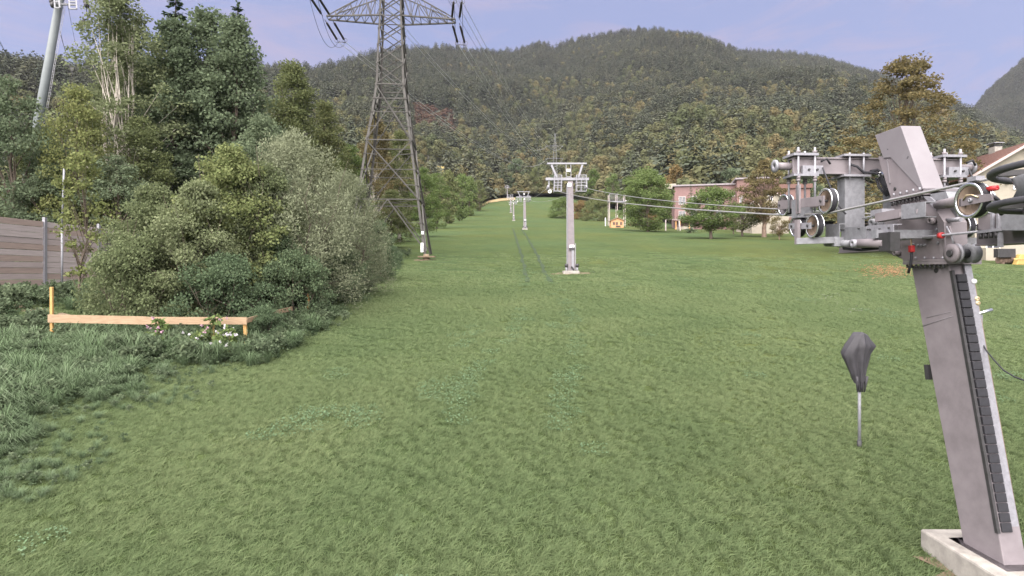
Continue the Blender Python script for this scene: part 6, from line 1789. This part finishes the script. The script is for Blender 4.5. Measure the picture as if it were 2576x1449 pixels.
ht, H = gable_house('farm_house', 'cream house with red tiled gable roof and chimney cut by the right edge', hx, hy_, 8.2, 11, 14.1, 16.6, zc0, 0.75, M_PLAST, M_TILE,
                    [(-2.2, 9.4, 1.0, 1.4, True), (0.4, 9.4, 1.0, 1.4, True), (-0.4, 12.6, 0.9, 1.1, False), (-2.6, 7.0, 1.1, 1.2, False)], rz=R(-8))
cxp = pt(2504, 412, 59)
ch = MB().box((cxp.x, cxp.y, cxp.z + 0.45), (0.75, 0.75, 2.4)).build('chimney', M_CONC, ht)
MB().box((cxp.x, cxp.y, cxp.z + 1.75), (0.85, 0.85, 0.1)).build('chimney_crown', M_DARK, ch)
MB().box((cxp.x, cxp.y, cxp.z + 2.0), (1.0, 1.0, 0.08)).build('chimney_cap', M_GALV, ch)
for dx in (-0.35, 0.35): MB().bar((cxp.x + dx, cxp.y - 0.3, cxp.z + 1.78), (cxp.x + dx, cxp.y - 0.3, cxp.z + 1.98), 0.08).build('cap_leg', M_DARK, ch)
MB().prism([H(-4.05, 0.1, zc0 - 0.6), H(-2.9, 0.1, zc0 - 0.6), H(-2.9, 0.1, zc0 + 1.0), H(-4.05, 0.1, zc0 + 1.0)], H(0, -1.6, 0) - H(0, 0, 0)).build('side_wall', M_PLAST, ht)
x, y = at(2532, 51.0)
tr = thing('log_trough', 'hollowed log trough on the grass before the cream house', 'trough', (x, y, gz(x, y)))
MB().tube([(x - 0.75, y, gz(x, y) + 0.3), (x + 0.75, y, gz(x, y) + 0.3)], 0.28, 14).build('log', M_BARKR, tr)
for dx in (-0.5, 0.5): MB().box((x + dx, y, gz(x, y) + 0.04), (0.18, 0.6, 0.2)).build('support', M_BARKR, tr)
x, y = at(2572, 50.0); z = gz(x, y)
yc = thing('yellow_play_slide', 'yellow plastic garden toy at the right edge before the house', 'toy', (x, y, z))
MB().prism([(x - 0.5, y, z), (x + 0.5, y, z), (x + 0.5, y, z + 0.9), (x - 0.1, y, z + 0.9)], (0, 0.5, 0)).build('body', M_YEL, yc, bevel=0.05)
MB().box((x - 0.2, y - 0.04, z + 0.5), (1.1, 0.05, 0.1)).build('rail', M_TIMB, yc)
MB().box((x - 1.0, y + 0.6, z + 1.0), (1.5, 0.5, 0.75)).build('dark_bin', M_DARK, yc, bevel=0.03)

# ------------------------------------------------------------------ play tower, hut, swing, woodpile on the meadow
x, y = at(1553, 160); z = gz(x, y)
pl = thing('play_tower', 'grey play platform with railing on tall white posts', 'play tower', (x, y, z))
w_ = 2.1
P0, P1 = CZ + (HY - 507) / FX * 160, CZ + (HY - 488) / FX * 160
for dx in (-w_, w_ * 0.0, w_):
    for dy in (0, 2.2): MB().bar((x + dx, y + dy, z - 0.2), (x + dx, y + dy, P1), 0.16).build('post', M_FRAME, pl)
MB().box((x, y + 1.1, P0), (w_ * 2 + 0.3, 2.6, 0.2)).build('platform', M_GALV, pl)
m = MB()
for k in range(15):
    m.bar((x - w_ + k * w_ * 2 / 14, y - 0.1, P0), (x - w_ + k * w_ * 2 / 14, y - 0.1, P1), 0.06)
m.bar((x - w_, y - 0.1, P1), (x + w_, y - 0.1, P1), 0.1)
m.build('railing', M_GALVD, pl)
MB().bar((x + w_, y, P0 + 0.2), (x + w_ + 1.9, y, P0 + 0.35), 0.5, 0.12).build('slide', M_WHITE, pl)
x, y = at(1553, 148); z = gz(x, y)
hu = thing('garden_hut', 'small orange timber hut with pitched roof below the play tower', 'hut', (x, y, z))
w_, hE, hR = 1.55, z + 1.75, z + 2.4
MB().prism([(x - w_, y, z), (x + w_, y, z), (x + w_, y, hE), (x, y, hR), (x - w_, y, hE)], (0, 2.4, 0)).build('wall', mat('orange_hut_boards', (0.45, 0.255, 0.13), (0.37, 0.2, 0.10), 0.7, 0, 3, stretch=(1, 1, 5)), hu)
for sg in (-1, 1):
    MB().prism([(x, y - 0.3, hR + 0.03), (x + sg * (w_ + 0.3), y - 0.3, hE - 0.1), (x + sg * (w_ + 0.3), y - 0.3, hE + 0.02), (x, y - 0.3, hR + 0.15)], (0, 3, 0)).build('roof', M_EAVE, hu)
for dx in (-0.85, -0.15, 0.95):
    fr = MB().box((x + dx, y - 0.02, z + 1.05), (0.5, 0.04, 0.75)).build('window', M_GLASS, hu)
    MB().box((x + dx, y - 0.05, z + 1.05), (0.05, 0.03, 0.75)).build('glazing_bar', M_TIMB, fr)
MB().box((x + 0.2, y - 0.06, z + 0.35), (1.1, 0.1, 0.3)).build('flower_box', M_DARK, hu)
x, y = at(1523, 160); z = gz(x, y)
wp = MB(); wp.bar((x, y, z - 0.2), (x, y, z + 2.2), 0.25); solo(wp, 'white_post', M_WHITE, 'white post standing alone left of the orange hut', 'post', origin=(x, y, z))
x, y = at(1692, 132); z = gz(x, y)
sw = thing('swing_frame', 'wooden swing frame with two posts in front of the reddish building', 'swing', (x, y, z))
for dx, tl_ in ((-1.55, 0.1), (1.4, -0.15)):
    MB().bar((x + dx - tl_, y - 0.5, z - 0.1), (x + dx, y, z + 2.5), 0.22).build('post', M_FRAME, sw)
    MB().bar((x + dx + tl_, y + 0.5, z - 0.1), (x + dx, y, z + 2.5), 0.18).build('post', M_FRAME, sw)
MB().bar((x - 1.7, y, z + 2.5), (x + 1.6, y, z + 2.5), 0.14).build('beam', M_FRAME, sw)
for k in range(2):
    for dx in (-0.25, 0.25): MB().bar((x - 0.5 + k * 0.9 + dx, y, z + 2.4), (x - 0.5 + k * 0.9 + dx, y, z + 0.6), 0.03).build('chain', M_DARK, sw)
    MB().box((x - 0.5 + k * 0.9, y, z + 0.58), (0.55, 0.25, 0.06)).build('seat', M_DARK, sw)
x, y = at(1592, 165); z = gz(x, y)
(wv, wf), (lv_, lf_) = broadleaf(400, 0.9, 1.4, 0.05, 30, 900, 0.22, 'bush', limbs=25, lsides=4, trunk_r=0.05)
bp_ = thing('brush_pile', 'low heap of brown cuttings lying on the meadow', 'heap', (x, y, z))
link('twigs', np_mesh('twigs', wv, wf, M_BARKR), bp_); link('dry_leaves', np_mesh('dry_leaves', lv_, lf_, L_PEAR), bp_)

# ------------------------------------------------------------------ thin evening air
hb = MB(); hb.box((0, 1000, 478), (4400, 2400, 1020))
hz = hb.build('haze', mat('unused_surface', (0.5, 0.5, 0.5)), None)
hm = bpy.data.materials.new('haze_air'); hm.use_nodes = True
hn, hl = hm.node_tree.nodes, hm.node_tree.links
hn.clear()
ho = hn.new('ShaderNodeOutputMaterial'); hv = hn.new('ShaderNodeVolumePrincipled')
hv.inputs['Color'].default_value = (0.84, 0.83, 0.97, 1)
hv.inputs['Density'].default_value = 0.000035
hv.inputs['Anisotropy'].default_value = 0.0
hl.new(hv.outputs[0], ho.inputs['Volume'])
hz.data.materials.clear(); hz.data.materials.append(hm)
tag(hz, 'thin lavender evening haze over the valley', kind='stuff')
